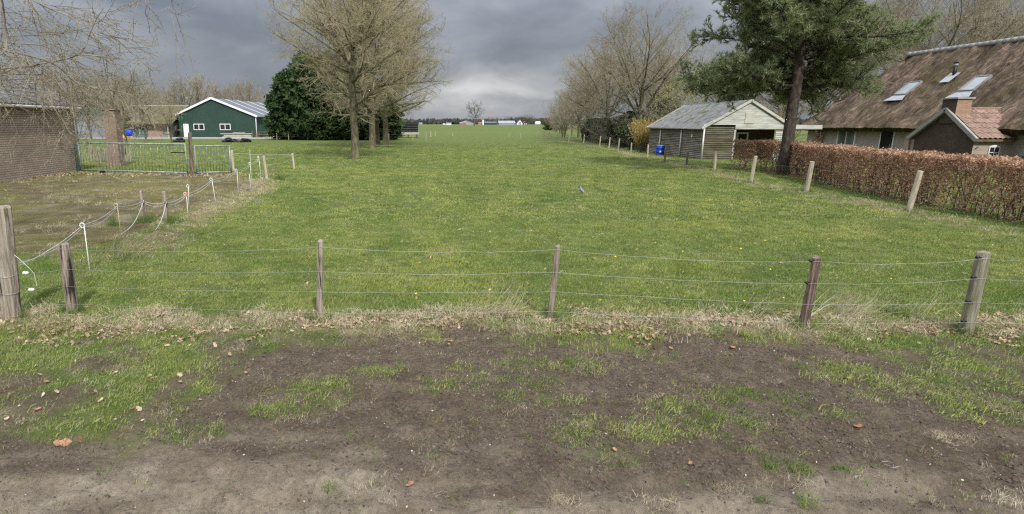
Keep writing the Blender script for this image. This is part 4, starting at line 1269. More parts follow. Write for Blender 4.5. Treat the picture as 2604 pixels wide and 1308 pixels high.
# ---- evergreen crowns
def leaf_cloud(seed, n, rx, ry, z0, z1, size, shape='egg', lump=0.28, thick=0.45, up=0.3, asp=0.42, fan=1):
    """small leaf-sized faces spread through a lumpy crown volume"""
    rs = np.random.RandomState(seed)
    az = rs.rand(n) * 6.2832
    h = rs.rand(n) ** (0.85)
    if shape == 'cone':
        prof = (1 - h) ** 0.62 * np.minimum(1, 0.72 + h * 2.2)
    elif shape == 'round':
        prof = np.sqrt(np.clip(1 - np.clip((h - .35) / .65, 0, 1) ** 2.2, 0, 1)) * np.minimum(1, .80 + h)
    elif shape == 'box':
        prof = np.minimum(1, (1 - h) * 6) ** .5
    else:
        prof = np.sqrt(np.clip(1 - (2 * h - 0.9) ** 2 / 1.25, 0.0, 1))
    lumpf = 1 + lump * (fbm(az * 1.9 + 40, h * 6 + 10, 1.0, 3, seed % 5) - 0.5) * 2 + lump * .7 * (fbm(az * 5 + 9, h * 15, 1.0, 2, (seed + 3) % 5) - .5) * 2
    rr = prof * lumpf * (1 - thick * rs.rand(n) ** 1.8) * (1 + .10 * rs.randn(n) * (lump > .29))
    c = np.stack([np.cos(az) * rr * rx, np.sin(az) * rr * ry, z0 + h * (z1 - z0)], -1)
    if shape == 'round':
        # foliage gathered on branches that push out of the envelope by different amounts
        nb_ = 150
        bh = rs.rand(nb_) ** .9
        ba = rs.rand(nb_) * 6.2832
        bp = np.sqrt(np.clip(1 - np.clip((bh - .35) / .65, 0, 1) ** 2.0, 0, 1)) * np.minimum(1, .82 + bh) * (.80 + .36 * rs.rand(nb_))
        bi = rs.randint(0, nb_, n)
        tt = 1 - .75 * rs.rand(n) ** 1.6
        cc = np.stack([np.cos(ba[bi]) * bp[bi] * tt * rx, np.sin(ba[bi]) * bp[bi] * tt * ry, z0 + bh[bi] * (z1 - z0) + (tt - .7) * 1.3], -1)
        cc += rs.randn(n, 3) * np.array([.36, .36, .26]) * (1.25 - .5 * tt)[:, None]
        mixm = rs.rand(n) < .72
        c = np.where(mixm[:, None], cc, c * np.array([.86, .86, .97]))
        c[:, 2] = np.maximum(c[:, 2], .05)
        az = np.where(mixm, ba[bi], az)
    out = np.stack([np.cos(az), np.sin(az), np.full(n, up)], -1) + rs.randn(n, 3) * 0.5
    out /= np.linalg.norm(out, axis=1, keepdims=True)
    V, F = [], []
    for k in range(fan):
        d = out + rs.randn(n, 3) * 0.55
        d /= np.linalg.norm(d, axis=1, keepdims=True)
        s = rs.randn(n, 3)
        s = np.cross(d, s)
        s /= np.linalg.norm(s, axis=1, keepdims=True) + 1e-9
        l = size * (0.6 + 0.8 * rs.rand(n, 1))
        a = c - d * l * .35
        b = c + s * l * asp * .5
        e = c + d * l * .65
        g = c - s * l * asp * .5
        base = len(V) * 4 * n if False else k * 4 * n
        V.append(np.stack([a, b, e, g], 1).reshape(-1, 3))
        q = np.arange(n) * 4 + base
        F.append(np.stack([q, q + 1, q + 2, q + 3], -1))
    m = MB()
    m.v = np.concatenate(V).tolist()
    m.f = [tuple(x) for x in np.concatenate(F).tolist()]
    return m
def evergreen_kind(key, m, trunk_h, tr, **kw):
    c = leaf_cloud(**kw).mesh('crown')
    c.materials.append(MATS[m])
    t_ = MB().tube([(0, 0, -.1), (0, 0, trunk_h * .5), (.05, 0, trunk_h)], [tr, tr * .7, tr * .2], 8).mesh('trunk', smooth=True)
    t_.materials.append(MATS['bark_pine'])
    TREE_MESH[key] = (t_, c)
evergreen_kind('cypress', 'conifer', 9, .22, seed=3, n=17000, rx=3.4, ry=3.3, z0=0.15, z1=11.0, size=0.62, shape='round', fan=2, lump=.46, up=.5, thick=.5)
evergreen_kind('cypress2', 'conifer', 8, .22, seed=8, n=17000, rx=3.8, ry=3.4, z0=0.15, z1=9.5, size=0.62, shape='round', fan=2, lump=.50, up=.4, thick=.5)
evergreen_kind('hollybush', 'holly', 3, .06, seed=14, n=7000, rx=1.7, ry=1.6, z0=0.05, z1=4.0, size=0.17, shape='egg', fan=2, lump=.42, thick=.6, asp=.55)
evergreen_kind('greenshrub', 'shrub_leaf', 3, .04, seed=15, n=2600, rx=1.9, ry=1.9, z0=1.2, z1=6.0, size=0.12, shape='egg', fan=1, lump=.5, thick=.95, asp=.5)
gr = 'dark cypresses behind the oaks'
tree('cypress', 'cypress_tree', 'dark green cypress at the left end of the evergreen clump', (-19.9, 95, 0), .4, (0.98, .98, .90), gr)
for (k, x, y, rz, s, lb) in (('cypress2', -16.6, 93.6, 2.0, (1.0, 1, 1.22), 'tall dark cypress, second from the left end of the evergreen clump'), ('cypress', -13.6, 94, 1.0, (1.05, 1.05, 1.1), 'dark cypress in the centre of the clump behind the nearest oak'),
                         ('cypress2', -10.6, 93.0, 3.0, (1, 1, 1.05), 'dark cypress just left of the nearest oak trunk'), ('cypress', -18.0, 98, 5.0, (1, 1, 1.14), 'cypress rising behind the left end of the evergreen clump'),
                         ('cypress2', -7.6, 95, .9, (1, 1, .92), 'dark cypress seen between the oak trunks'), ('cypress2', -13.8, 92.2, 4.2, (.8, .8, .5), 'low cypress in front of the centre of the clump'), ('cypress2', -9.0, 91.8, 5.2, (.8, .8, .5), 'low cypress right behind the nearest oak trunk')):
    tree(k, 'cypress_tree', lb, (x, y, 0), rz, s, gr)
tree('cypress', 'cypress_tree', 'low dark cypress at the right end of the clump, beside the black container', (-5.7, 93, 0), 2.7, (.95, .95, .66), gr)
gr = 'evergreen bushes along the right fence'
for (x, y, rz, s, lb) in ((22.6, 63, 0, (.9, .9, .72), 'dark evergreen bush behind the fence posts left of the yellow shrub'), (24.2, 71, 1, (1.0, .9, .85), 'dark evergreen bush under the tallest bare tree'), (23.6, 67, 2, (.7, .7, .95), 'slim dark evergreen bush between two wider ones on the right'),
                      (24.6, 78, 3, (1.0, 1.0, .8), 'dark bush below the leaning many stemmed tree'), (25.2, 85, 4, (1.0, 1.1, .8), 'leftmost dark evergreen bush along the right fence'), (21.2, 58, 5, (.55, .55, .72), 'small upright dark bush touching the left side of the yellow shrub'),
                      (26.5, 64, 1, (1.2, 1.1, 1.25), 'tall dark evergreen bush rising behind the fence left of the shed'), (27.5, 70, 3, (1.1, 1.0, 1.0), 'dark evergreen bush half hidden behind the tall one')):
    tree('hollybush', 'evergreen_bush', lb, (x, y, 0), rz, s, gr)
tree('hollybush', 'evergreen_bush', 'distant dark clipped bush at the far end of the right tree row', (50, 222, 0), 0, (2.0, 2.0, .95))
tree('greenshrub', 'budding_tree', 'small tree with yellow green young leaves behind the wooden shed', (25.5, 60, 0), 0.5, (1.2, 1.2, 1.15))
tree('shrub', 'bare_shrub', 'pale bare shrub tangled against the right fence', (22.4, 70, 0), 0.2, 1.15)
tree('shrub', 'bare_shrub', 'bare grey shrub in front of the dark bushes, left of the tangled one', (22.6, 76, 0), 2.2, 1.3)
tree('shrub', 'bare_shrub', 'bare grey shrub between the tangled one and the yellow shrub', (22.0, 64, 0), 3.2, 1.0)
tree('shrub', 'bare_shrub', 'bare grey shrub left of the yellow flowering bush', (22.2, 57.5, 0), 1.2, 1.25)
tree('bushy', 'bare_shrub', 'tall bare shrub rising behind the yellow flowering bush', (23.6, 57, 0), 2.2, .66, twig='twig_grey')
tree('bushy', 'bare_shrub', 'tall bare shrub between the yellow flowering bush and the shed roof', (27.0, 58, 0), 4.2, .68, twig='twig_brown')
tree('hollybush', 'evergreen_bush', 'dark evergreen behind the white gable of the shed', (28.4, 54, 0), 4.2, (1.35, 1.3, 1.25))
tree('bushy', 'bare_tree', 'bare tree seen between the pine trunk and the thatched roof', (33.5, 54, 0), 1.1, .75, twig='twig_brown')

# ---- forsythia
T = thing('yellow_shrub', 'yellow flowering shrub at the left end of the wooden shed', 'shrub', (20.1, 53.4, 0))
st, fl = MB(), MB()
rf_ = random.Random(31)
for i in range(230):
    az, sp = rf_.uniform(0, 6.28), rf_.uniform(0, 1) ** .7
    b = Vector((rf_.uniform(-.35, .35), rf_.uniform(-.35, .35), 0))
    d = Vector((math.cos(az) * sp * .42, math.sin(az) * sp * .42, 1))
    pts = grow_line(b, d, rf_.uniform(1.9, 3.15), 6, .16, 0.0, rf_)
    st.tube([p + Vector(T.location) for p in pts], [.009, .008, .007, .006, .005, .004, .003], 3, False)
    for k in range(26):
        p, dd = lerp_line(pts, rf_.uniform(.22, 1) ** .8 * .999)
        p = p + perp(dd, rf_) * .04 + Vector(T.location)
        a = perp(dd, rf_) * .035
        c_ = dd * .035 + perp(dd, rf_) * .015
        fl.quad(tuple(p - a), tuple(p - c_), tuple(p + a), tuple(p + c_))
part(st, 'stems', 'twig_brown', T)
part(fl, 'blossom', 'forsythia', T, kind='stuff')

# ---- the pine in front of the shed
T = thing('pine_tree', 'tall pine with dark bare trunk and dense green needles in front of the hedge', 'tree', (18.15, 29.3, 0))
rp = random.Random(77)
tk = MB()
trk = [Vector((0, 0, -.2)), Vector((-.02, 0, .3)), Vector((.0, 0, 1.5)), Vector((.05, .05, 3.0)), Vector((.08, .05, 4.6)), Vector((.0, .1, 6.5)), Vector((-.1, .1, 8.8)), Vector((.05, .1, 11.5)), Vector((.0, .1, 13.6))]
tk.tube(trk, [.36, .29, .265, .25, .23, .20, .16, .10, .03], 12, False)
tips = []
nb = 78
for k in range(nb):
    u = k / nb
    z = 3.95 + 9.0 * u ** 1.15
    p = Vector((.03, .06, z))
    az = k * 2.399 + rp.uniform(-.4, .4)
    rad = (5.5 * (1 - u) ** .42 + .3) * rp.uniform(.55, 1.04)
    if z < 6.5 and math.cos(az) < -.2:
        rad = rp.uniform(4.4, 5.7)
    if math.cos(az) > .35:
        rad *= .92
    el = R(rp.uniform(-14, 30) + 22 * u)
    d = Vector((math.cos(az) * math.cos(el), math.sin(az) * math.cos(el), math.sin(el)))
    if k < 16:
        if math.sin(az) < -.45:
            az = -az
        d = Vector((math.cos(az), math.sin(az), rp.uniform(-.06, .14)))
        rad = rp.uniform(3.6, 5.4) if math.cos(az) < .3 else rp.uniform(3.4, 4.9)
    lim = grow_line(p, d, rad, 8, .20, 0.006, rp)
    tk.tube(lim, [max(.012, .085 * (1 - u * .5) * (1 - .88 * i / 8)) for i in range(9)], 6, False)
    n2 = int(10 + rad * 6.0)
    for a in range(n2):
        v = .10 + .90 * (a + rp.random()) / n2
        q, qd = lerp_line(lim, min(v, .999))
        ang = R(rp.uniform(25, 70))
        dd = qd * math.cos(ang) + perp(qd, rp) * math.sin(ang)
        dd.z = dd.z * .75 + .16
        l2 = rp.uniform(.5, 1.45) * (1.15 - .5 * v)
        b2 = grow_line(q, dd, l2, 4, .3, .06, rp)
        tk.tube(b2, [.022, .018, .014, .010, .007], 4, False)
        n3 = int(3 + l2 * 5.0)
        for c in range(n3):
            s, sdv = lerp_line(b2, min(.2 + .8 * (c + rp.random()) / n3, .999))
            ang = R(rp.uniform(20, 60))
            d3 = sdv * math.cos(ang) + perp(sdv, rp) * math.sin(ang)
            d3.z += .25
            d3.normalize()
            l3 = rp.uniform(.18, .42)
            tips.append((s + d3 * l3, d3))
            tk.tube([s, s + d3 * l3], [.007, .005], 3, False)
        tips.append((b2[-1], (b2[-1] - b2[-2]).normalized()))
nd = MB()
for (p, d) in tips:
    for j in range(11):
        a = (d * rp.uniform(.15, 1.0) + perp(d, rp) * rp.uniform(.35, 1.0)).normalized()
        o = p - d * rp.uniform(0, .17)
        l = rp.uniform(.15, .27)
        w_ = perp(a, rp) * .019
        n = len(nd.v)
        nd.v += [tuple(o - w_), tuple(o + w_), tuple(o + a * l)]
        nd.f.append((n, n + 1, n + 2))
ORG[T.name] = (0, 0, 0)
part(tk, 'trunk', 'bark_pine', T, True)
part(nd, 'crown', 'needle_pine', T)

# ---- beech hedge
HP = [(14.9, 9.5), (15.1, 14.4), (15.5, 18.3), (15.95, 20.8), (17.2, 26.0), (18.5, 29.95), (18.2, 31.2), (17.35, 33.0)]
T = thing('beech_hedge', 'clipped hedge of brown beech leaves in front of the farmhouse', 'hedge', (16.5, 20, 0))
rh = np.random.RandomState(9)
seg = np.array(HP)
ln_ = np.sqrt(((seg[1:] - seg[:-1]) ** 2).sum(1))
cum = np.concatenate([[0], np.cumsum(ln_)])
def hedge_pt(s):
    return np.stack([np.interp(s, cum, seg[:, 0]), np.interp(s, cum, seg[:, 1])], -1)
def hedge_dir(s):
    d = hedge_pt(s + .15) - hedge_pt(s - .15)
    return d / (np.linalg.norm(d, axis=1, keepdims=True) + 1e-9)
n = 80000
s = rh.rand(n) * cum[-1]
p = hedge_pt(s)
d = hedge_dir(np.clip(s, .2, cum[-1] - .2))
nr = np.stack([d[:, 1], -d[:, 0]], -1)        # to the right of travel = away from the field
face = rh.rand(n)
top = 1.52 + (fbm(s, s * 0, 1.4, 3, 2) - .5) * .14
zz = rh.rand(n) ** .82 * top
dep = np.abs(rh.randn(n)) * .13
dep = np.where(face < .30, .9 - dep, dep)
ontop = face > .72
zz = np.where(ontop, top - rh.randn(n) * .045, zz)
dep = np.where(ontop, rh.rand(n) * .9, dep)
# sparser, more twiggy low down
keep = (rh.rand(n) < np.where(zz < 1.0, .42 + .55 * zz / 1.0, 1.0)) & (fbm(s * 1.0, zz * 1.2, 2.4, 3, 6) > .34 - .05 * zz)
bul = (fbm(s, zz, 1.9, 3, 3) - .5) * .22
q = np.stack([p[:, 0] + nr[:, 0] * (dep + bul), p[:, 1] + nr[:, 1] * (dep + bul), zz], -1)[keep]
m_ = len(q)
a = rh.randn(m_, 3); a /= np.linalg.norm(a, axis=1, keepdims=True)
b = np.cross(a, rh.randn(m_, 3)); b /= np.linalg.norm(b, axis=1, keepdims=True)
l = .034 * (.7 + .7 * rh.rand(m_, 1))
V = np.stack([q - a * l, q + b * l * .6, q + a * l, q - b * l * .6], 1).reshape(-1, 3)
mb = MB()
mb.v = V.tolist()
i4 = np.arange(m_) * 4
mb.f = [tuple(x) for x in np.stack([i4, i4 + 1, i4 + 2, i4 + 3], -1).tolist()]
part(mb, 'leaves', 'beech_leaf', T, kind='stuff')
sm = MB()
for i in range(330):
    s_ = np.array([rh.rand() * (cum[-1] - .4) + .2])
    pp_ = hedge_pt(s_)[0]; dn = hedge_dir(s_)[0]
    o_ = np.array([dn[1], -dn[0]]) * (.15 + .6 * rh.rand())
    x, y = pp_ + o_
    pts = grow_line(Vector((x, y, -.05)), Vector((rh.randn() * .12, rh.randn() * .12, 1)), 1.5, 6, .25, .02, rp)
    sm.tube(pts, [.016, .015, .013, .011, .009, .007, .004], 4, False)
    for k in range(6):
        q_, dd = lerp_line(pts, rp.uniform(.1, .95))
        e = grow_line(q_, dd + perp(dd, rp) * 1.1, rp.uniform(.25, .5), 2, .3, .05, rp)
        sm.tube(e, [.006, .005, .003], 3, False)
part(sm, 'stems', 'beech_stem', T, kind='stuff')

# small green hedge in front of the bakehouse
c = leaf_cloud(21, 4200, 3.2, .5, 0.0, .86, .09, 'box', .25, .6, .4, .6, 1)
T = thing('ivy_hedge', 'low dark green leafy hedge under the small arched window', 'hedge', (31.3, 30.0, 0))
ORG[T.name] = (0, 0, 0)
part(c, 'leaves', 'ivy_leaf', T, kind='stuff')
part(MB().tube([(-2.9, 0, 0), (-2.9, 0, .5)], .03, 5).tube([(0, 0, 0), (0, 0, .5)], .03, 5).tube([(2.5, 0, 0), (2.5, 0, .5)], .03, 5), 'stems', 'beech_stem', T)
# climbing plant on the corner of the house
T = thing('climbing_plant', 'pale twisted climbing plant against the farmhouse wall right of the white fascia', 'plant', (30.6, 46.0, 0))
cp = MB()
for i in range(5):
    pts = grow_line(Vector((30.75, 46.0 + rp.uniform(-.2, .2), -.05)), Vector((.0, rp.uniform(-.2, .2), 1)), 2.2, 8, .3, .06, rp)
    pts = [Vector((min(p_.x, 30.93), p_.y, p_.z)) for p_ in pts]
    cp.tube(pts, [.05, .045, .04, .04, .035, .03, .025, .02, .015], 6)
part(cp, 'stems', 'wood_pale', T)
c = leaf_cloud(22, 500, .22, .5, .3, 2.15, .12, 'box', .4, .9, .2, .6, 1)
c.v = [(v_[0] + 30.7, v_[1] + 46.0, v_[2]) for v_ in c.v]
part(c, 'leaves', 'beech_leaf', T, kind='stuff')

# ---- the near tree reaching in from the upper left
BRN = [
(0.02,[(-6.54,9,3.11),(-6.12,9,3.21),(-5.8,8.97,3.3),(-5.46,9.03,3.36),(-5.11,9.06,3.43),(-4.79,8.76,3.45),(-4.51,8.68,3.42),(-4.66,9.26,3.43),(-4.38,8.79,3.19)]),
(0.013,[(-5.3,8.2,3.23),(-5.12,8.3,3.26),(-5,8.19,3.2),(-5.14,8.4,3.12),(-5.07,8.18,2.82)]),
(0.014,[(-6.9,9.6,2.98),(-6.51,9.54,3.06),(-6.15,9.64,3.12),(-5.93,9.78,3.14),(-5.53,9.62,3.21),(-5.27,9.8,3.16)]),
(0.022,[(-5.34,8,4.23),(-5.23,7.93,4.04),(-5.33,8.09,3.85),(-5.33,8.05,3.49),(-5.28,7.87,3.37),(-5.37,7.61,3.16)]),
(0.011,[(-5.44,8.6,4.36),(-5.31,8.6,4.14),(-5.27,8.66,4.03),(-5.18,8.76,3.82),(-5.02,8.72,3.56),(-5.11,8.9,3.34),(-4.83,8.51,3.16)]),
(0.013,[(-5.87,9.2,4.48),(-5.63,9.19,4.27),(-5.38,9.29,4.13),(-5.21,9.31,4.07),(-4.86,9.04,3.9),(-4.58,9.02,3.78),(-4.35,9.03,3.68),(-4.4,9.53,3.55),(-4.08,9.15,3.38),(-4,9.31,3.27)]),
(0.015,[(-6.23,8.8,3.72),(-5.94,8.8,3.67),(-5.78,8.77,3.61),(-5.28,8.75,3.57),(-5.14,8.84,3.46),(-4.98,8.85,3.41),(-4.81,9.07,3.29),(-4.52,8.94,3.16),(-4.44,9.18,3.1)]),
(0.015,[(-5.86,8.4,3.54),(-5.6,8.44,3.46),(-5.21,8.43,3.38),(-4.85,8.31,3.25),(-4.77,8.53,3.07),(-4.52,8.61,2.98),(-4.23,8.62,2.94),(-3.95,8.44,2.87),(-3.91,8.56,2.74),(-3.64,8.16,2.61),(-3.83,8.7,2.46)]),
(0.011,[(-6.88,9.8,3.98),(-6.53,9.77,3.95),(-6.17,9.68,3.94),(-5.98,9.95,3.92),(-5.67,10.08,3.94),(-5.06,9.51,3.83),(-5.1,10.06,3.74)]),
(0.01,[(-6.9,10,4.27),(-6.61,9.95,4.22),(-6.29,9.94,4.19),(-6.13,10.12,4.06),(-5.93,10.21,3.91),(-5.23,9.67,3.73),(-5.09,10.1,3.67)]),
(0.009,[(-5.53,8.3,3.5),(-5.25,8.34,3.26),(-5.14,8.23,3),(-5.35,8.53,2.73),(-5.49,8.68,2.36)]),
(0.009,[(-5.43,8.9,3.2),(-5.27,9,2.95),(-4.9,8.82,2.89),(-4.79,8.65,2.73),(-4.82,8.98,2.54)]),
(0.009,[(-5.63,9.3,3.16),(-5.28,9.24,2.97),(-4.94,9.26,2.95),(-4.86,9.37,2.75),(-4.55,9.02,2.59)]),
(0.009,[(-5.67,8.1,3.15),(-5.56,8.17,3.09),(-5.22,8.03,2.85),(-5.06,8.38,2.68),(-4.89,8.42,2.36)]),
(0.009,[(-5.43,8.7,3.06),(-5.2,8.69,2.84),(-4.91,8.71,2.73),(-4.83,8.79,2.55),(-4.76,8.78,2.39)]),
(0.01,[(-4.92,9,3.47),(-4.82,9.02,3.6),(-4.83,9.15,3.74),(-4.61,9,3.96),(-4.45,8.95,4.13),(-4.51,9.18,4.37)]),
(0.008,[(-4.69,9.1,4.41),(-4.66,9.03,4.07),(-4.81,9.42,4.03)]),
(0.008,[(-4.2,8.7,4.75),(-3.72,8.5,4.39),(-3.68,8.51,4.17),(-3.57,8.3,4.02),(-3.66,8.45,3.94),(-3.66,8.56,3.89)]),
(0.008,[(-3.9,8.7,4.75),(-3.38,8.5,4.42),(-3.32,8.52,4.16),(-3.33,8.54,4.08),(-3.27,8.28,3.96),(-3.31,8.58,3.96),(-3.18,8.47,3.92)]),
(0.009,[(-5.52,9.4,3.81),(-5.31,9.38,3.84),(-4.98,9.47,3.92),(-4.83,9.52,4.02),(-4.56,9.08,3.98),(-4.46,9.03,3.94)]),
(0.008,[(-4.68,9.2,3.8),(-4.35,9.35,3.72),(-4,9.03,3.65)]),
(0.009,[(-5.49,9.7,3.38),(-5.08,9.72,3.25),(-4.79,9.63,3.18),(-4.5,9.62,2.99),(-4.31,9.55,2.89)]),
(0.01,[(-7.25,10.2,3.53),(-6.91,10.21,3.46),(-6.36,10.14,3.3),(-5.92,10.15,3.22),(-5.69,10.36,3.15),(-5.09,9.86,2.93),(-5.07,10.26,2.77)]),
(0.01,[(-7.2,10.4,4.19),(-6.71,10.37,4.09),(-6.18,10.32,3.83),(-5.93,10.53,3.7),(-5.32,10.25,3.63),(-4.86,10.18,3.42),(-4.72,10.34,3.3)]),
(0.009,[(-6.31,10.1,4.62),(-5.93,10.03,4.35),(-5.57,10.04,4.32),(-5.26,10.02,4.22),(-5.13,10.32,4.06),(-4.6,10.05,3.95)]),
(0.009,[(-7.21,10.3,3.67),(-6.74,10.38,3.54),(-6.31,10.28,3.3),(-5.95,10.14,2.94),(-5.79,10,2.73)]),
(0.009,[(-7.02,9.9,2.76),(-6.59,9.84,2.8),(-6.33,10.02,2.63),(-6.08,10.1,2.35),(-5.7,9.65,2.09)]),
]
def catmull(pts, k=3):
    P_ = [Vector(p) for p in pts]
    P_ = [P_[0] * 2 - P_[1]] + P_ + [P_[-1] * 2 - P_[-2]]
    out = []
    for i in range(1, len(P_) - 2):
        for j in range(k):
            u = j / k
            a, b, c, d = P_[i - 1], P_[i], P_[i + 1], P_[i + 2]
            out.append(.5 * ((2 * b) + (c - a) * u + (2 * a - 5 * b + 4 * c - d) * u * u + (3 * b - a - 3 * c + d) * u ** 3))
    out.append(P_[-2])
    return out
T = thing('overhanging_tree', 'budding tree whose thin bare branches hang in from the upper left', 'tree', (-9.2, 8.6, 0))
tk, cr, bd_ = MB(), MB(), MB()
rb = random.Random(5)
trunk = [Vector((-9.2, 8.6, -.1)), Vector((-9.2, 8.6, .5)), Vector((-9.15, 8.65, 1.8)), Vector((-9.0, 8.7, 3.2)), Vector((-8.7, 8.8, 4.8)), Vector((-8.4, 8.9, 6.5))]
tk.tube(trunk, [.24, .19, .17, .14, .10, .05], 12)
def bud(p, d):
    a = perp(d, rb) * .006
    b = d.cross(a).normalized() * .006
    l = rb.uniform(.014, .03)
    n = len(bd_.v)
    bd_.v += [tuple(p), tuple(p + d * l * .5 + a), tuple(p + d * l * .5 - a * .5 + b), tuple(p + d * l * .5 - a * .5 - b), tuple(p + d * l)]
    bd_.f += [(n, n + 1, n + 2), (n, n + 2, n + 3), (n, n + 3, n + 1), (n + 4, n + 2, n + 1), (n + 4, n + 3, n + 2), (n + 4, n + 1, n + 3)]
for (r0, pts) in BRN:
    if pts[0][0] < -5.2:
        p0 = Vector(pts[0])
        tz = min(max(p0.z - .3, 2.0), 5.2)
        tp = Vector((-9.0 + (tz - 3) * .15, 8.7, tz - .25))
        pts = [tuple(tp), tuple(tp.lerp(p0, .5) + Vector((0, 0, .12)))] + list(pts)
        off = 2
    else:
        off = 0
    cm = catmull(pts)
    nn = len(cm)
    cr_r = [max(.0032, r0 * (1 - .80 * i / (nn - 1))) for i in range(nn)]
    tk.tube(cm, cr_r, 6)
    length = sum((cm[i + 1] - cm[i]).length for i in range(nn - 1))
    ns = int(length / .20)
    for a in range(ns):
        u = (a + rb.random()) / ns
        q, qd = lerp_line(cm, min(u, .999))
        if q.x < -7.2:
            continue
        ang = R(rb.uniform(25, 60))
        dd = qd * math.cos(ang) + perp(qd, rb) * math.sin(ang)
        dd.z -= .10
        l2 = rb.uniform(.2, .95)
        b2 = grow_line(q, dd, l2, 5, .17, -.05, rb)
        cr.tube(b2, [.0036, .0033, .003, .0027, .0024, .0018], 4, False)
        for c in range(int(2 + l2 * 9)):
            s_, sd_ = lerp_line(b2, rb.uniform(.15, .999))
            bud(s_, (sd_ + perp(sd_, rb)).normalized())
            if rb.random() < .5:
                d3 = (sd_ + perp(sd_, rb) * .9).normalized()
                b3 = grow_line(s_, d3, rb.uniform(.08, .28), 2, .3, -.02, rb)
                cr.tube(b3, [.0026, .0022, .0015], 3, False)
                bud(b3[-1], d3)
                bud(b3[1], perp(d3, rb))
        bud(b2[-1], (b2[-1] - b2[-2]).normalized())
part(tk, 'trunk', 'branch_near', T, True)
part(cr, 'twigs', 'branch_near', T)
part(bd_, 'buds', 'bud', T, kind='stuff')

# ---- far treeline and hedgerows on the horizon
fw = MB()
rs = np.random.RandomState(44)
n = 26000
X = rs.rand(n) * 4200 - 1800
top = 9 + 9 * fbm(X * .02, X * 0 + 3, 1.0, 4, 1) ** 1.5 + 5 * (fbm(X * .15, X * 0, 1.0, 2, 4) - .5)
Y = 1500 + rs.rand(n) * 60 - 250 * np.clip(np.abs(X) / 1800, 0, 1)
Zc = rs.rand(n) * top
ww = 2.2 + rs.rand(n) * 2.6
an = rs.rand(n) * 6.28
for i in range(n):
    c_, s_ = math.cos(an[i]) * ww[i], math.sin(an[i]) * ww[i]
    k = len(fw.v)
    fw.v += [(X[i] - c_, Y[i] - s_, Zc[i] - ww[i]), (X[i] + c_, Y[i] + s_, Zc[i] - ww[i] * .6), (X[i] + s_ * .3, Y[i] - c_ * .3, Zc[i] + ww[i])]
    fw.f.append((k, k + 1, k + 2))
solo(fw, 'distant_wood', 'far_wood', 'dark band of distant woodland along the horizon', 'woodland', kind='stuff')
lb = 'distant bare tree standing among the far farm buildings'
gr = 'distant trees on the horizon'
for (x, y, s) in ((20, 950, .5), (38, 940, .55), (117, 1040, .75), (126, 1045, .85), (136, 1040, .9), (143, 1050, .7), (158, 1045, .95), (176, 1030, .9), (186, 1035, .85), (190, 1030, 1.1), (204, 1040, .8), (96, 1030, .6), (88, 1050, .7), (230, 1100, .8), (70, 1060, .6)):
    tree('lone', 'far_tree', lb, (x, y, 0), rw.uniform(0, 6.28), (s * 1.1, s * 1.1, s * .72), gr)

# ================================================================ FENCES AND GATES
def wood_post(base, top, r, sides=10, seed=0, flat=1.0):
    rn = random.Random(seed)
    m = MB()
    b, t_ = Vector(base), Vector(top)
    b = b - (t_ - b).normalized() * 0.25
    n = 9
    pts = [b.lerp(t_, i / n) for i in range(n + 1)]
    m.tube(pts, [r * (1.05 - .1 * i / n) for i in range(n + 1)], sides, True)
    ph = [rn.uniform(.86, 1.08) for _ in range(sides)]
    k = 0
    for i in range(n + 1):
        for j in range(sides):
            v = Vector(m.v[i * sides + j]) - pts[i]
            m.v[i * sides + j] = tuple(pts[i] + v * ph[j] * rn.uniform(.96, 1.04))
    # a rounded, slightly slanted head
    c0 = (n) * sides
    ax = (t_ - b).normalized()
    base_i = len(m.v)
    for j in range(sides):
        v = Vector(m.v[c0 + j])
        m.v.append(tuple(t_ + (v - t_) * .84 + ax * (.012 + .012 * math.sin(j))))
    m.f = [f for f in m.f if f != tuple(c0 + j for j in range(sides))]
    for j in range(sides):
        j2 = (j + 1) % sides
        m.f.append((c0 + j, c0 + j2, base_i + j2, base_i + j))
    m.f.append(tuple(base_i + j for j in range(sides)))
    return m
def sag_wire(m, pts, r, sag=.03, n=3, seed=0, seg=8, kink=.006):
    rn = random.Random(seed)
    path = []
    for a, b in zip(pts[:-1], pts[1:]):
        a, b = Vector(a), Vector(b)
        for i in range(seg):
            u = i / seg
            p = a.lerp(b, u)
            p.z -= sag * 4 * u * (1 - u)
            if i:
                p.z += rn.uniform(-kink, kink)
            path.append(p)
    path.append(Vector(pts[-1]))
    m.tube(path, r, n)
    return m

# ---- front fence
T = thing('wire_fence', 'wire fence on six wooden posts across the front of the meadow', 'fence', (0.5, 7.1, 0))
o_ = ORG[T.name]
FP = [((-5.19, 7.18), (-5.10, 7.18, 1.49), .115, 'wood_post', 8), ((-4.57, 7.45), (-4.57, 7.45, .97), .075, 'wood_post', 9), ((-1.23, 7.06), (-1.18, 7.06, 1.09), .040, 'wood_post', 7),
      ((1.71, 7.18), (1.76, 7.18, 1.0), .038, 'wood_post', 7), ((4.74, 6.84), (4.78, 6.84, .93), .055, 'wood_post_red', 8), ((6.59, 6.68), (6.60, 6.68, 1.03), .066, 'wood_post_moss', 10),
      ((8.9, 6.55), (8.9, 6.55, 1.0), .055, 'wood_post', 8)]
posts = []
for i, (b, tp, r, m_, sd_) in enumerate(FP):
    po = part(wood_post((b[0], b[1], hz(*b) - .02), tp, r, sd_, 50 + i), 'post', m_, T, sd_ > 8)
    posts.append(po)
posts[0]['label'] = 'thick corner post with dark cracked side'
posts[1]['label'] = 'split grey post with black cracks'
posts[4]['label'] = 'reddish brown leaning post'
posts[5]['label'] = 'thick greenish post with black insulators'
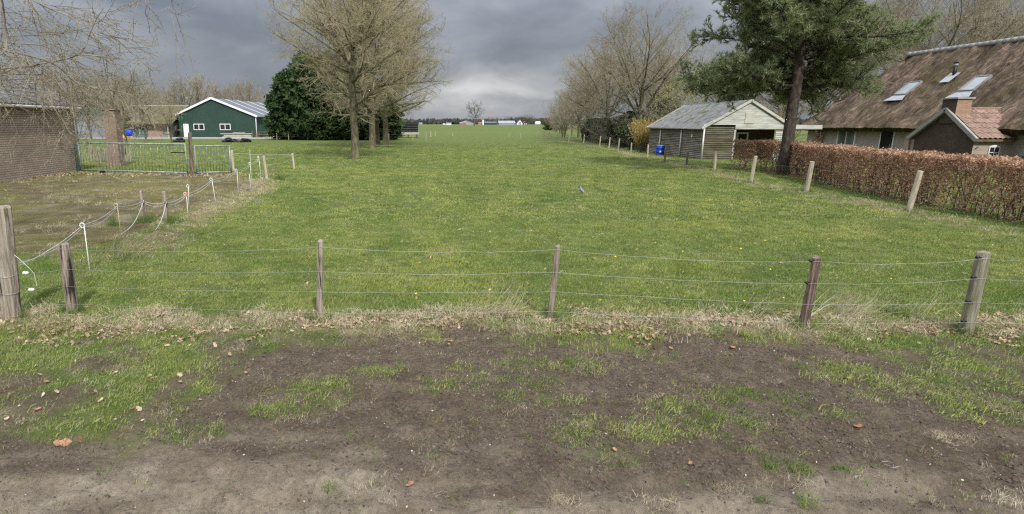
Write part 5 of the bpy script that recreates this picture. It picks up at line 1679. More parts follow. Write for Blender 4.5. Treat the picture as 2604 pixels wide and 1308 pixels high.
ZW = [[.93, .93, 1.03, .97, .90, .98, .95], [.66, .66, .72, .68, .63, .74, .7], [.44, .43, .46, .43, .37, .45, .43], [.20, .19, .185, .165, .13, .20, .2]]
for k in range(4):
    m = MB()
    pts = []
    for i, (b, tp, r, m_, sd_) in enumerate(FP):
        f = ZW[k][i] / tp[2]
        x = b[0] + (tp[0] - b[0]) * f
        yb = b[1] - (r if i > 0 else -r)
        pts.append((x, yb - .004, ZW[k][i]))
    sag_wire(m, pts, .0015, [.05, .03, .015, .01][k], 4, 60 + k, 14, .006)
    part(m, 'wire', 'wire', T)
def insulator(m, p, d, r=.018, l=.07):
    p, d = Vector(p), Vector(d)
    m.tube([p, p + d * l * .4, p + d * l * .55, p + d * l * .8, p + d * l], [r * .5, r * .5, r * 1.15, r * 1.15, r * .6], 8)
    return m
for (pi, zs) in ((4, (ZW[0][4], ZW[1][4])), (5, tuple(ZW[k][5] for k in range(4)))):
    b, tp, r = FP[pi][0], FP[pi][1], FP[pi][2]
    for z in zs:
        f = z / tp[2]
        x = b[0] + (tp[0] - b[0]) * f
        part(insulator(MB(), (x - r * .8, b[1] - r * .5, z), (-1, -.15, .12)), 'insulator', 'plastic_black', posts[pi], True, o_)
for k, dx in ((1, .24), (2, .28)):
    z = ZW[k][0] - .005
    m = MB().tube([(-5.19 + dx - .035, 7.2, z), (-5.19 + dx - .015, 7.2, z), (-5.19 + dx, 7.2, z), (-5.19 + dx + .015, 7.2, z), (-5.19 + dx + .04, 7.2, z)], [.012, .024, .017, .024, .012], 8)
    part(m, 'egg_insulator', 'plastic_white', T, True)
wr = MB()                              # wire wound round the corner post
for z in (.64, .42):
    wr.tube([(-5.17 + .125 * math.cos(a), 7.18 + .125 * math.sin(a), z + .01 * math.sin(a * 2)) for a in [6.2832 * i / 14 for i in range(15)]], .0025, 4)
part(wr, 'wire_loop', 'wire', T)
part(MB().tube([(-5.02, 7.15, .90), (-4.95, 7.12, .86), (-4.84, 7.12, .74), (-4.80, 7.14, .66), (-4.79, 7.14, .5)], .004, 4), 'rope_end', 'rope_white', T)

# ---- rope fence along the left side of the meadow
T = thing('rope_fence', 'slack white electric rope fence on plastic stakes along the left yard', 'fence', (-6.0, 18, 0))
o_ = ORG[T.name]
def stake(x, y, h, m_, dx=0.0, ring=True, r=.009, name='stake'):
    m = MB().tube([(x, y, hz(x, y) - .1), (x + dx * .5, y, h * .5), (x + dx, y, h)], r, 6)
    s_ = part(m, name, m_, T, True)
    if ring:
        c = Vector((x + dx, y, h + .02))
        rg = MB().tube([c + Vector((.04 * math.cos(a) - .03, 0, .04 * math.sin(a))) for a in [6.2832 * i / 10 for i in range(11)]], .010, 5)
        part(rg, 'ring', m_, s_, True, o_)
    return s_
SK = [(-5.55, 9.67, .82, 'plastic_white', .0), (-6.36, 12.41, .78, 'plastic_yellowed', .0), (-6.1, 15.53, .66, 'plastic_white', 0), (-6.24, 18.17, .80, 'plastic_white', -.07), (-6.34, 20.86, .87, 'plastic_white', 0.0),
      (-6.9, 24.6, .86, 'plastic_white', 0.0)]
for (x, y, h, m_, dx) in SK:
    stake(x, y, h, m_, dx)
part(MB().tube([(-6.1, 15.53, .63), (-6.1, 15.53, .72)], .03, 6), 'clip', 'plastic_orange', T)
stake(-7.0, 17.9, .62, 'plastic_white', .06)
stake(-6.55, 23.2, .55, 'plastic_white', -.02, False)
stake(-7.15, 27.1, .98, 'plastic_white', -.05, True)
for (x, y, h, sd_) in ((-7.03, 15.0, .80, 1), (-6.32, 14.7, .82, 2)):
    part(wood_post((x, y, 0), (x - .02, y, h), .045, 7, sd_), 'post', 'wood_post', T)
    part(MB().box(x + .02, x + .07, y - .09, y - .04, .5, .58), 'insulator', 'plastic_black', T)
for (x, y, tx, h, sd_) in ((-6.93, 27.3, -7.03, 1.03, 3), (-6.92, 33.4, -6.97, .84, 4), (-9.89, 31.98, -9.92, 1.08, 5)):
    part(wood_post((x, y, 0), (tx, y, h), .07, 8, sd_), 'post', 'wood_pale', T)
for k, dz in enumerate((0, -.035)):
    m = MB()
    pts = [(-5.05, 7.25, .74 - dz), (-5.58, 9.67, .84 + dz), (-6.38, 12.41, .78 + dz), (-6.98, 14.93, .57 + dz), (-6.28, 14.63, .57 + dz), (-6.1, 15.5, .66 + dz), (-6.31, 18.17, .80 + dz), (-6.34, 20.86, .87 + dz), (-6.9, 24.6, .86 + dz), (-7.2, 27.1, .98 + dz)]
    sag_wire(m, pts, .0048, [.05, .09][k], 4, 90 + k, 8, .004)
    part(m, 'rope', 'rope_white', T)
for (p0, p1) in (((-6.95, 14.9, .57), (-6.75, 12.9, .0)), ((-6.25, 14.6, .57), (-6.05, 12.8, .0))):   # loose ends hanging to the ground
    a, b = Vector(p0), Vector(p1)
    m = MB().tube([a.lerp(b, u) + Vector((.05 * math.sin(u * 3.1), 0, -.16 * math.sin(u * 3.14) + .02)) for u in [i / 8 for i in range(9)]], .0075, 5)
    part(m, 'rope_end', 'rope_white', T)
m = MB()
sag_wire(m, [(-9.9, 31.9, .95), (-6.95, 33.4, .78), (-7.0, 27.3, .9)], .006, .05, 4, 96)
part(m, 'rope', 'rope_white', T)
m = MB()
sag_wire(m, [(-9.9, 31.9, .90), (-8.2, 30.5, .68), (-7.0, 27.35, .62), (-6.95, 33.4, .5)], .005, .04, 4, 97)
part(m, 'rope', 'rope_white', T)

# ---- gates
def bar_gate(label, a, b, h, nb, name='yard_gate', brace=True):
    a, b = Vector((a[0], a[1], 0)), Vector((b[0], b[1], 0))
    T = thing(name, label, 'gate', tuple(a.lerp(b, .5)))
    o_ = ORG[T.name]
    fr = MB()
    z0 = .10
    part(MB().tube([a + Vector((0, 0, h)), b + Vector((0, 0, h))], .034, 8), 'top_rail', 'galvanised', T, True)
    part(MB().tube([a + Vector((0, 0, z0)), b + Vector((0, 0, z0))], .034, 8), 'bottom_rail', 'galvanised', T, True)
    for q in (a, b):
        part(MB().tube([q + Vector((0, 0, .02)), q + Vector((0, 0, h + .034))], .036, 8), 'stile', 'galvanised', T, True)
    bm_ = MB().tube([(0, 0, z0), (0, 0, h)], .0135, 6).mesh('bar', smooth=True)
    bm_.materials.append(MATS['gate_bar'])
    for i in range(nb):
        o = link('bar', bm_, None, T)
        o.location = a.lerp(b, (i + 1) / (nb + 1)) - Vector(o_)
    if brace:
        part(MB().beam(b.lerp(a, .13) + Vector((0, 0, h - .42)), b + Vector((0, 0, h - .42)), .04, .05), 'latch', 'plastic_black', T)
    return T
bar_gate('long grey metal bar gate between the brick house and the brown post', (-17.75, 31.35), (-11.42, 29.45), 1.50, 31)
bar_gate('short grey metal bar gate right of the tall brown post', (-10.98, 29.5), (-9.45, 30.1), 1.40, 11, brace=False)
solo(wood_post((-11.2, 29.47, 0), (-11.15, 29.47, 2.04), .10, 4, 7), 'gate_post', 'wood_post_red', 'tall brown wooden post between the two metal gates', 'post', (-11.2, 29.47, 0))
solo(wood_post((-18.0, 31.45, 0), (-17.98, 31.45, 1.45), .09, 4, 9), 'gate_post', 'barn_green', 'dark green gate post against the corner of the brick house', 'post', (-18.0, 31.45, 0))
m = MB().box(-.13, .13, -.08, .08, 0, .12)
m.v = [(x * (1 - .3 * (z > .05)), y, z) for x, y, z in m.v]
o = solo(m, 'gate_stop', 'plastic_black', 'small black block on the ground under the long gate', 'block')
o.location = (-16.2, 30.5, 0.0)
# paling fence and stakes seen through the gate
T = thing('paling_fence', 'low grey paling fence seen through the long gate left of the pillar', 'fence', (-20, 40, 0))
pm = MB().box(-.04, .04, -.01, .01, 0, .95).mesh('paling')
pm.materials.append(MATS['wood_post'])
for i in range(18):
    o = link('paling', pm, None, T)
    o.location = (-1.9 + i * .155, 0, random.Random(i).uniform(-.04, .04))
for z in (.3, .75):
    part(MB().box(-22.0, -19.1, 40.02, 40.06, z, z + .07), 'rail', 'wood_post', T)
gr = 'white stakes behind the gates'
for (x, y, h) in ((-11.2, 36, .9), (-10.1, 36, .95), (-13.8, 37, .85)):
    solo(MB().tube([(x, y, -.1), (x + .02, y, h)], .012, 6), 'plastic_stake', 'plastic_white', 'white plastic stake in the grass seen through the gates', 'stake', (x, y, 0), gr)

# ---- pasture fence on the right
T = thing('pasture_fence', 'line of leaning wooden posts with wire along the right side of the meadow', 'fence', (16, 30, 0))
o_ = ORG[T.name]
RP = [(13.6, 11.2, .1, 1.15), (14.13, 16.75, .13, 1.17), (14.4, 21.72, .06, 1.12), (14.22, 25.1, .08, 1.14), (16.07, 31.98, -.03, 1.02), (16.66, 36.66, .0, .82), (16.41, 39.34, 0, .90), (17.0, 43.9, 0, .95), (19.07, 53.12, 0, .80),
      (18.71, 55.44, .05, 1.1), (20.19, 62.74, .04, 1.05), (20.53, 67.15, .06, 1.1), (20.9, 75, .05, 1.1), (21.08, 83.21, .16, 1.19), (20.76, 86.98, .06, 1.02)]
for i, (x, y, dx, h) in enumerate(RP):
    part(wood_post((x, y, 0), (x + dx, y, h), .075 if i < 5 else .065, 8, 120 + i), 'post', 'wood_pale' if i not in (5, 6) else 'wood_post_red', T)
for k, f in enumerate((.45, .8)):
    m = MB()
    sag_wire(m, [(x + dx * f, y, h * f) for (x, y, dx, h) in RP], .004, .03, 3, 140 + k)
    part(m, 'wire', 'wire', T)
T = thing('wire_fence', 'far fence of thin stakes at the end of the right tree row', 'fence', (25, 95, 0))
for i in range(9):
    x, y = 20.6 + i * .95, 92 + i * 6
    part(MB().tube([(x, y, -.1), (x + .04, y, 1.05)], .05, 5), 'post', 'wood_post', T)
m = MB()
sag_wire(m, [(20.6 + i * .95, 92 + i * 6, .85) for i in range(9)], .008, .03, 3, 150)
part(m, 'wire', 'wire', T)
# ---- fence before the cypresses
T = thing('wire_fence', 'thin wire fence on small stakes in front of the dark cypresses', 'fence', (-12, 91, 0))
CP = [(-21.6, 92.5), (-19.7, 92), (-16.6, 91.2), (-14.6, 90.6), (-10.9, 90.2), (-7.5, 90.0), (-4.2, 90.0), (-.6, 90.2), (1.4, 91)]
for (x, y) in CP:
    part(MB().tube([(x, y, -.1), (x, y, 1.05)], .045, 6), 'post', 'wood_pale', T)
m = MB()
for z in (.5, .9):
    sag_wire(m, [(x, y, z) for x, y in CP], .006, .02, 3, 160)
part(m, 'wire', 'wire', T)
gr = 'field corner posts by the container'
for i, (x, y) in enumerate(((1.6, 106), (2.6, 112), (3.6, 118))):
    solo(MB().tube([(x, y, -.1), (x, y, 1.1)], .07, 6), 'fence_post', 'wood_pale', 'short wooden post in the field right of the black container', 'post', (x, y, 0), gr)

# ---- field markers
for (x, y, lb) in ((6.94, 115.8, 'leftmost of three small white marker posts on the field'), (16.77, 109.2, 'middle of three small white marker posts on the field'), (18.35, 106.2, 'rightmost of three small white marker posts on the field')):
    m = MB().tube([(x, y, -.1), (x, y, .66)], .042, 6)
    m.tube([(x, y, .66), (x, y, .70)], [.042, .02], 6)
    solo(m, 'marker_post', 'timber_pale', lb, 'post', (x, y, 0))

# ================================================================ THINGS IN THE YARDS
def barrel(x, y, label, h=.9, r=.30):
    T = thing('plastic_barrel', label, 'barrel', (x, y, 0))
    prof = [(.86, 0), (.96, .03), (1, .12), (1.0, .3), (1.04, .33), (1.04, .37), (1.0, .40), (1.0, .66), (1.04, .69), (1.04, .73), (1, .76), (.98, .9), (.9, .96), (.9, 1.0)]
    part(MB().tube([(x, y, z * h) for _, z in prof], [r * k for k, _ in prof], 18), 'body', 'blue_plastic', T, True)
    part(MB().tube([(x, y, h * .97), (x, y, h * 1.0)], r * .97, 18), 'rim', 'plastic_white', T, True)
    part(MB().box(x - .16, x - .02, y - r - .012, y - r + .05, h * .30, h * .47), 'sticker', 'plastic_white', T)
    return T
barrel(19.42, 47.6, 'blue plastic barrel standing at the plank wall of the shed', .80, .31)
T = thing('plastic_barrel', 'blue drum lying in front of the old barn doorway', 'barrel', (-49.8, 104, 0))
part(MB().tube([(-50.3, 104.2, .82), (-50.25, 104.15, .82), (-49.4, 104, .82), (-49.35, 104, .82)], [.5, .6, .6, .5], 16), 'body', 'blue_plastic', T, True)
part(MB().box(-50.2, -49.4, 103.8, 104.4, 0, .26), 'cradle', 'timber_brown', T)
gr = 'orange sacks by the old barn'
rs_ = random.Random(3)
for i in range(9):
    c = leaf = MB()
    x, y, z = -51.3 + .32 * (i % 7) + rs_.uniform(-.1, .1), 103.6 + rs_.uniform(-.3, .3), .0 + .26 * (i // 7)
    m = MB()
    m.tube([(x - .3, y, z + .15), (x - .22, y, z + .15), (x, y, z + .16), (x + .22, y, z + .15), (x + .3, y, z + .15)], [.03, .14, .17, .14, .03], 9)
    solo(m, 'orange_sack', 'sack_orange', 'orange sack in the heap below the blue drum', 'sack', (x, y, 0), gr, True)
T = thing('field_gate', 'tubular metal field gate in front of the old barn', 'gate', (-46.5, 106, 0))
for z in (.2, .45, .7, .95, 1.2):
    part(MB().tube([(-49.0, 106, z), (-44.0, 106, z)], .03, 6), 'rail', 'galvanised', T)
for x in (-49.0, -46.5, -44.0):
    part(MB().tube([(x, 106, .1), (x, 106, 1.25)], .035, 6), 'stile', 'galvanised', T)
part(MB().tube([(-43.9, 106, 0), (-43.9, 106, 1.9)], .08, 6), 'post', 'wood_pale', T)
gr = 'beams stacked against the green barn'
lb = 'long pale timber beam in the stack against the green barn'
for (x0, x1, y, z, w_) in ((-35.2, -29.8, 108.4, .10, .2), (-35.0, -29.9, 108.1, .10, .2), (-34.9, -29.8, 108.4, .32, .18), (-34.8, -29.9, 108.1, .32, .18), (-34.9, -30.1, 108.25, .52, .16), (-35.4, -29.7, 108.0, .69, .12), (-33.2, -31.0, 108.3, .86, .1)):
    solo(MB().box(x0, x1, y, y + .24, z - w_ / 2, z + w_ / 2 - .02), 'timber_beam', 'timber_pale', lb, 'beam', ((x0 + x1) / 2, y, 0), gr)
T = thing('picnic_table', 'brown wooden picnic table at the corner of the green barn', 'table', (-27.4, 107.5, 0))
for i in range(4):
    part(MB().box(-28.4, -26.4, 107.1 + i * .22, 107.3 + i * .22, .98, 1.04), 'plank', 'timber_brown', T)
for y in (106.7, 108.4):
    part(MB().box(-28.5, -26.3, y, y + .26, .55, .61), 'bench', 'timber_brown', T)
for x in (-28.1, -26.7):
    part(MB().beam((x, 106.6, 0), (x, 107.4, 1.0), .1, .1).beam((x, 108.7, 0), (x, 107.7, 1.0), .1, .1).beam((x, 106.7, .5), (x, 108.6, .5), .08, .08), 'leg', 'timber_brown', T)
T = thing('garden_chair', 'brown wooden chair left of the picnic table', 'chair', (-29.0, 107, 0))
part(MB().box(-29.3, -28.7, 106.8, 107.4, .45, .5), 'seat', 'timber_brown', T)
part(MB().box(-29.35, -29.28, 106.8, 107.4, .5, 1.25), 'backrest', 'timber_brown', T)
for (x, y) in ((-29.28, 106.85), (-28.75, 106.85), (-29.28, 107.35), (-28.75, 107.35)):
    part(MB().box(x, x + .05, y, y + .05, 0, .45), 'leg', 'timber_brown', T)
T = thing('white_tank', 'white square plastic tank beside the cypresses', 'tank', (-24.9, 106, 0))
part(MB().box(-25.6, -24.4, 106, 107, .15, 1.25), 'body', 'plastic_white', T)
part(MB().box(-25.65, -24.35, 105.95, 107.05, 0, .14), 'pallet', 'timber_brown', T)
for z in (.45, .75, 1.05):
    part(MB().box(-25.62, -24.38, 105.97, 106.0, z, z + .04), 'cage_bar', 'galvanised', T)
def tyre(x, y, z, tilt, label, gr):
    T = bpy.data.objects.new('old_tyre', None)
    m = MB()
    R_, r_ = .38, .15
    nv = 18
    for i in range(nv):
        a = 6.2832 * i / nv
        for j in range(8):
            b = 6.2832 * j / 8
            m.v.append(((R_ + r_ * .8 * math.cos(b)) * math.cos(a), (R_ + r_ * .8 * math.cos(b)) * math.sin(a), r_ + r_ * math.sin(b)))
    for i in range(nv):
        for j in range(8):
            i2, j2 = (i + 1) % nv, (j + 1) % 8
            m.f.append((i * 8 + j, i2 * 8 + j, i2 * 8 + j2, i * 8 + j2))
    bpy.data.objects.remove(T)
    o = solo(m, 'old_tyre', 'rubber', label, 'tyre', (0, 0, 0), gr, True)
    o.location = (x, y, z)
    o.rotation_euler = (tilt, tilt * .5, x)
gr1, gr2, gr3 = 'tyres in front of the green barn', 'right pile of tyres', 'tyres by the barn door'
for (x, y, z, tl) in ((-25.9, 81, 0, .05), (-25.1, 81.3, 0, .0), (-25.5, 81, .26, .25), (-24.6, 81, .02, .35)):
    tyre(x, y, z, tl, 'black tyre in the larger pile on the grass in front of the green barn', gr1)
for (x, y, z, tl) in ((-23.4, 80.6, 0, .0), (-22.9, 81, .1, .4), (-23.1, 80.5, .24, .1)):
    tyre(x, y, z, tl, 'black tyre in the small pile right of the larger one', gr2)
for (x, y, z, tl) in ((-32.9, 82, 0, 0), (-32.2, 82, 0, .1), (-32.5, 82.1, .27, .1)):
    tyre(x, y, z, tl, 'black tyre on the grass behind the tall brown gate post', gr3)

# ---- dark slatted container right of the cypresses
T = thing('slatted_container', 'black slatted container on a pale base right of the cypresses', 'container', (-1.4, 104, 0))
o_ = ORG[T.name]
part(MB().box(-3.2, .2, 104, 107, 1.0, 2.62), 'body', 'rubber', T)
for i in range(8):
    z = 1.05 + i * .2
    part(MB().box(-3.22, .22, 103.95, 103.995, z, z + .15), 'slat', 'plastic_black', T)
for i in range(4):
    part(MB().box(-3.22, .22, 103.93, 103.945, 1.2 + i * .4, 1.225 + i * .4), 'rail', 'zinc', T)
part(MB().box(-3.4, .4, 103.8, 107.2, .62, 1.0), 'base', 'timber_pale', T)
for (x, y) in ((-3.1, 104), (.0, 104), (-3.1, 106.8), (0, 106.8), (-1.5, 104)):
    part(MB().box(x - .1, x + .1, y - .1, y + .1, -.05, .62), 'leg', 'dark_brown_wall', T)
part(MB().tube([(-2.9, 103.8, 1.0), (-2.9, 103.8, 2.0), (-2.3, 103.8, 2.35), (-1.7, 103.8, 2.0), (-1.7, 103.8, 1.0)], .04, 6), 'hoop', 'barn_green', T)
part(MB().box(-2.75, -2.55, 103.88, 103.93, 1.55, 2.1), 'notice', 'plastic_white', T)

# ---- pigeon on the grass
def pigeon(x, y, rz):
    T = thing('pigeon', 'grey pigeon standing on the grass in the middle of the field', 'bird', (x, y, hz(x, y) + .02), rz=rz, scale=.85)
    ORG[T.name] = (0, 0, 0)
    m = MB()
    m.tube([(-.15, 0, .055), (-.10, 0, .085), (-.05, 0, .12), (.01, 0, .155), (.05, 0, .19), (.068, 0, .225), (.075, 0, .255), (.085, 0, .282), (.10, 0, .295), (.115, 0, .288)],
           [.016, .03, .05, .064, .056, .040, .028, .030, .027, .012], 12)
    part(m, 'body', 'pigeon_grey', T, True)
    part(MB().tube([(.115, 0, .288), (.14, 0, .28)], [.007, .002], 5), 'beak', 'pigeon_dark', T)
    for s in (1, -1):
        w = MB().tube([(.045, s * .05, .185), (.0, s * .062, .15), (-.06, s * .048, .11), (-.14, s * .02, .07)], [.015, .03, .025, .006], 6)
        part(w, 'wing', 'pigeon_dark' if s > 0 else 'pigeon_grey', T, True)
        part(MB().tube([(.01, s * .025, .11), (.01, s * .025, .02), (.035, s * .025, .0)], .006, 5), 'leg', 'pink', T)
pigeon(5.92, 21.1, 2.0)

# ================================================================ GROUND COVER
PROTO = bpy.data.collections.new('scatter_sources')      # not linked to the scene
def proto(coll, name, mb, m, smooth=False):
    me = mb.mesh(name, smooth=smooth)
    me.materials.append(MATS[m])
    o = bpy.data.objects.new(name, me)
    coll.objects.link(o)
    return o
def grass_clump(seed, n, rad, h0, h1, wd, lean=.5):
    rn = random.Random(seed)
    m = MB()
    for i in range(n):
        a, rr = rn.uniform(0, 6.28), rad * math.sqrt(rn.random())
        b = Vector((math.cos(a) * rr, math.sin(a) * rr, -.005))
        az = rn.uniform(0, 6.28)
        ln = Vector((math.cos(az), math.sin(az), 0)) * rn.uniform(.05, lean)
        h = rn.uniform(h0, h1)
        p1 = b + Vector((0, 0, h * .55)) + ln * h * .35
        p2 = b + Vector((0, 0, h * (1 - .3 * ln.length))) + ln * h
        w_ = Vector((-math.sin(az + 1), math.cos(az + 1), 0)) * wd * .5
        k = len(m.v)
        m.v += [tuple(b - w_), tuple(b + w_), tuple(p1 + w_ * .8), tuple(p1 - w_ * .8), tuple(p2)]
        m.f += [(k, k + 1, k + 2, k + 3), (k + 3, k + 2, k + 4)]
    return m
def leaf_mesh(seed):
    rn = random.Random(seed)
    m = MB()
    # lobed, curled oak leaf about 1 unit long
    n = 6
    prof = [.05, .26, .20, .34, .24, .02]
    cu = rn.uniform(.2, .55)
    for i in range(n):
        u = i / (n - 1)
        z = cu * (u - .5) ** 2 * 1.2
        for s, e in ((-1, cu * .5), (0, 0), (1, cu * .8)):
            m.v.append((u - .5, s * prof[i], z + e * prof[i] + rn.uniform(-.03, .03)))
    for i in range(n - 1):
        for j in range(2):
            a = i * 3 + j
            m.f.append((a, a + 1, a + 4, a + 3))
    return m
def clod_mesh(seed):
    rn = random.Random(seed)
    m = MB()
    m.tube([(0, 0, -.35), (0, 0, -.1), (0, 0, .25), (0, 0, .5)], [.6, 1, .85, .35], 6)
    m.v = [(x * rn.uniform(.7, 1.2), y * rn.uniform(.7, 1.2), z * rn.uniform(.7, 1.2)) for x, y, z in m.v]
    return m
def coll(name, items):
    c = bpy.data.collections.new(name)
    for i, (mb, m) in enumerate(items):
        proto(c, '%s_%02d' % (name, i), mb, m)
    return c
C_GRASS = coll('grass_clump', [(grass_clump(i, 40, .13, .018, .055, .0055, 1.1), ['grass', 'grass', 'grass_pale', 'grass', 'grass', 'grass_lush', 'grass', 'grass'][i]) for i in range(8)])
C_COARSE = coll('grass_coarse', [(grass_clump(20 + i, 36, .16, .015, .05, .010, 1.2), ['grass', 'grass', 'grass_pale', 'grass', 'grass_lush', 'grass'][i]) for i in range(6)])
C_LUSH = coll('grass_lush', [(grass_clump(30 + i, 16, .07, .02, .075, .0042, 1.2), ['grass_lush', 'grass', 'grass_lush', 'grass_pale'][i]) for i in range(4)])
C_STRAW = coll('straw', [(grass_clump(40 + i, 22, .10, .02, .11, .004, 2.0), 'straw') for i in range(5)])
C_LEAF = coll('leaf', [(leaf_mesh(i), 'dead_leaf') for i in range(5)])
C_CLOD = coll('clod', [(clod_mesh(i), 'clod') for i in range(4)])
C_PEB = coll('pebble', [(clod_mesh(10 + i), 'pebble') for i in range(3)])
C_RUSH = coll('rush', [(grass_clump(60 + i, 60, .12, .15, .42, .006, .5), 'grass_lush') for i in range(2)])
C_LONGS = coll('long_straw', [(grass_clump(70 + i, 22, .12, .3, .75, .004, 1.1), 'straw') for i in range(3)])

def scatter(name, cl, pts, rot, scl, label, cat):
    """one object of instances on points"""
    me = bpy.data.meshes.new(name)
    me.from_pydata([tuple(p) for p in pts], [], [])
    n = len(pts)
    ra = me.attributes.new('rot', 'FLOAT_VECTOR', 'POINT')
    ra.data.foreach_set('vector', np.asarray(rot, np.float32).reshape(-1))
    sa_ = me.attributes.new('scl', 'FLOAT_VECTOR', 'POINT')
    s3 = np.asarray(scl, np.float32)
    if s3.ndim == 1:
        s3 = np.repeat(s3[:, None], 3, 1)
    sa_.data.foreach_set('vector', np.ascontiguousarray(s3, np.float32).reshape(-1))
    ia = me.attributes.new('pick', 'INT', 'POINT')
    ia.data.foreach_set('value', np.random.RandomState(n).randint(0, len(cl.objects), n).astype(np.int32))
    o = bpy.data.objects.new(name, me)
    COL.objects.link(o)
    ng = bpy.data.node_groups.new(name, 'GeometryNodeTree')
    ng.interface.new_socket('Geometry', in_out='INPUT', socket_type='NodeSocketGeometry')
    ng.interface.new_socket('Geometry', in_out='OUTPUT', socket_type='NodeSocketGeometry')
    gi, go = ng.nodes.new('NodeGroupInput'), ng.nodes.new('NodeGroupOutput')
    ip = ng.nodes.new('GeometryNodeInstanceOnPoints')
    ci = ng.nodes.new('GeometryNodeCollectionInfo')
    ci.inputs['Collection'].default_value = cl
    ci.inputs['Separate Children'].default_value = True
    ci.inputs['Reset Children'].default_value = True
    def na(nm, ty):
        k = ng.nodes.new('GeometryNodeInputNamedAttribute')
        k.data_type = ty
        k.inputs['Name'].default_value = nm
        return k.outputs['Attribute']
    ng.links.new(gi.outputs[0], ip.inputs['Points'])
    ng.links.new(ci.outputs[0], ip.inputs['Instance'])
    ip.inputs['Pick Instance'].default_value = True
    ng.links.new(na('pick', 'INT'), ip.inputs['Instance Index'])
    ng.links.new(na('rot', 'FLOAT_VECTOR'), ip.inputs['Rotation'])
    ng.links.new(na('scl', 'FLOAT_VECTOR'), ip.inputs['Scale'])
    ng.links.new(ip.outputs[0], go.inputs[0])
    md = o.modifiers.new('scatter', 'NODES')
    md.node_group = ng
    return tag(o, label, cat, None, 'stuff')

rg = np.random.RandomState(123)
def frustum_points(n, y0, y1, power=1.0, margin=1.5, xl=-.95, xr=1.32):
    y = np.sqrt(rg.rand(n) * (y1 * y1 - y0 * y0) + y0 * y0)
    x = xl * y - margin + rg.rand(n) * ((xr - xl) * y + 2 * margin)
    return x, y
def grass_ok(x, y):
    s = soil_mask(x, y) * (1 - patch_mask(x, y))
    yd = yard_mask(x, y)
    dr = dry_mask(x, y)
    p = (1 - s) * 1.0 * (1 - .8 * worn_mask(x, y)) * (1 - .95 * yd) * (1 - .9 * bare_mask(x, y)) * (1 - .45 * dr) * (1 - conc_mask(x, y))
    return p
def scat_grass(name, cl, n, y0, y1, s0, s1, label, seedpow=1.0):
    x, y = frustum_points(n, y0, y1)
    k = rg.rand(n) < grass_ok(x, y) * sstep(84, 45, y)
    # keep the buildings' footprints clear
    k &= ~((x < -18.1) & (y < 32)) & ~((x > 20) & (x < 26.2) & (y > 42) & (y < 52)) & ~((x > 29) & (y > 31))
    x, y = x[k], y[k]
    z = hgt(x, y)
    m = len(x)
    rot = np.stack([rg.randn(m) * .12, rg.randn(m) * .12, rg.rand(m) * 6.28], -1)
    tall = .35 + 1.25 * fbm(x, y, .8, 4, 4)
    sc = s0 + (s1 - s0) * rg.rand(m)
    s3 = np.stack([sc, sc, sc * tall], -1)
    return scatter(name, cl, np.stack([x, y, z], -1), rot, s3, label, 'grass')
scat_grass('meadow_grass', C_GRASS, 38000, 4.3, 15, .8, 1.25, 'short green meadow grass near the front fence')
scat_grass('meadow_grass', C_COARSE, 42000, 15, 34, 1.0, 1.6, 'short green grass across the middle of the meadow')
scat_grass('meadow_grass', C_COARSE, 42000, 34, 84, 1.5, 2.3, 'short green grass across the far part of the meadow')
# tufts in the bare soil
x, y = frustum_points(72000, 3.3, 6.8)
pm_ = patch_mask(x, y)
k = rg.rand(len(x)) < pm_ ** 1.5 * soil_mask(x, y) * .5
k |= rg.rand(len(x)) < .07 * (1 - np.abs(2 * np.clip(soil_mask(x, y) - .1, 0, 1) - 1))
k |= (rg.rand(len(x)) < .006) & (soil_mask(x, y) > .6) & (sand_mask(x, y) < .3)
x, y = x[k], y[k]
m = len(x)
scatter('soil_grass', C_LUSH, np.stack([x, y, hgt(x, y)], -1), np.stack([rg.randn(m) * .2, rg.randn(m) * .2, rg.rand(m) * 6.28], -1), .35 + .6 * rg.rand(m) ** 1.4, 'patches of bright green grass sprouting on the bare soil', 'grass')
# left part of the verge: lusher grass
x, y = frustum_points(32000, 4.2, 8.5)
k = rg.rand(len(x)) < grass_ok(x, y) * np.clip(fbm(x, y, 1.3, 3, 1) * 2.4 - 1.0, 0, 1)
x, y = x[k], y[k]; m = len(x)
scatter('verge_grass', C_LUSH, np.stack([x, y, hgt(x, y)], -1), np.stack([rg.randn(m) * .2, rg.randn(m) * .2, rg.rand(m) * 6.28], -1), .7 + .7 * rg.rand(m), 'longer fresh grass growing along the verge by the fence', 'grass')
# dry grass
def straw_pts(n, y0, y1):
    x, y = frustum_points(n, y0, y1)
    k = rg.rand(n) < dry_mask(x, y) ** 1.3 * (1 - .7 * soil_mask(x, y))
    return x[k], y[k]
x1, y1 = straw_pts(6500, 6.0, 8.2)
x2, y2 = straw_pts(32000, 8.5, 30)
# dead stems and moss tufts all over the yard
yx, yy_ = frustum_points(60000, 10, 30.5)
ky = rg.rand(60000) < yard_mask(yx, yy_) * .14 * sstep(.36, .6, fbm(yx, yy_, .8, 4, 1))
x2, y2 = np.concatenate([x2, yx[ky]]), np.concatenate([y2, yy_[ky]])
x3, y3 = straw_pts(30000, 25, 60)
x4, y4 = frustum_points(34000, 3.4, 6.9)
k4 = (rg.rand(34000) < .02 + .10 * sstep(.2, .6, patch_mask(x4, y4))) & (fbm(x4, y4, 1.7, 3, 3) > .52)
x4, y4 = x4[k4], y4[k4]
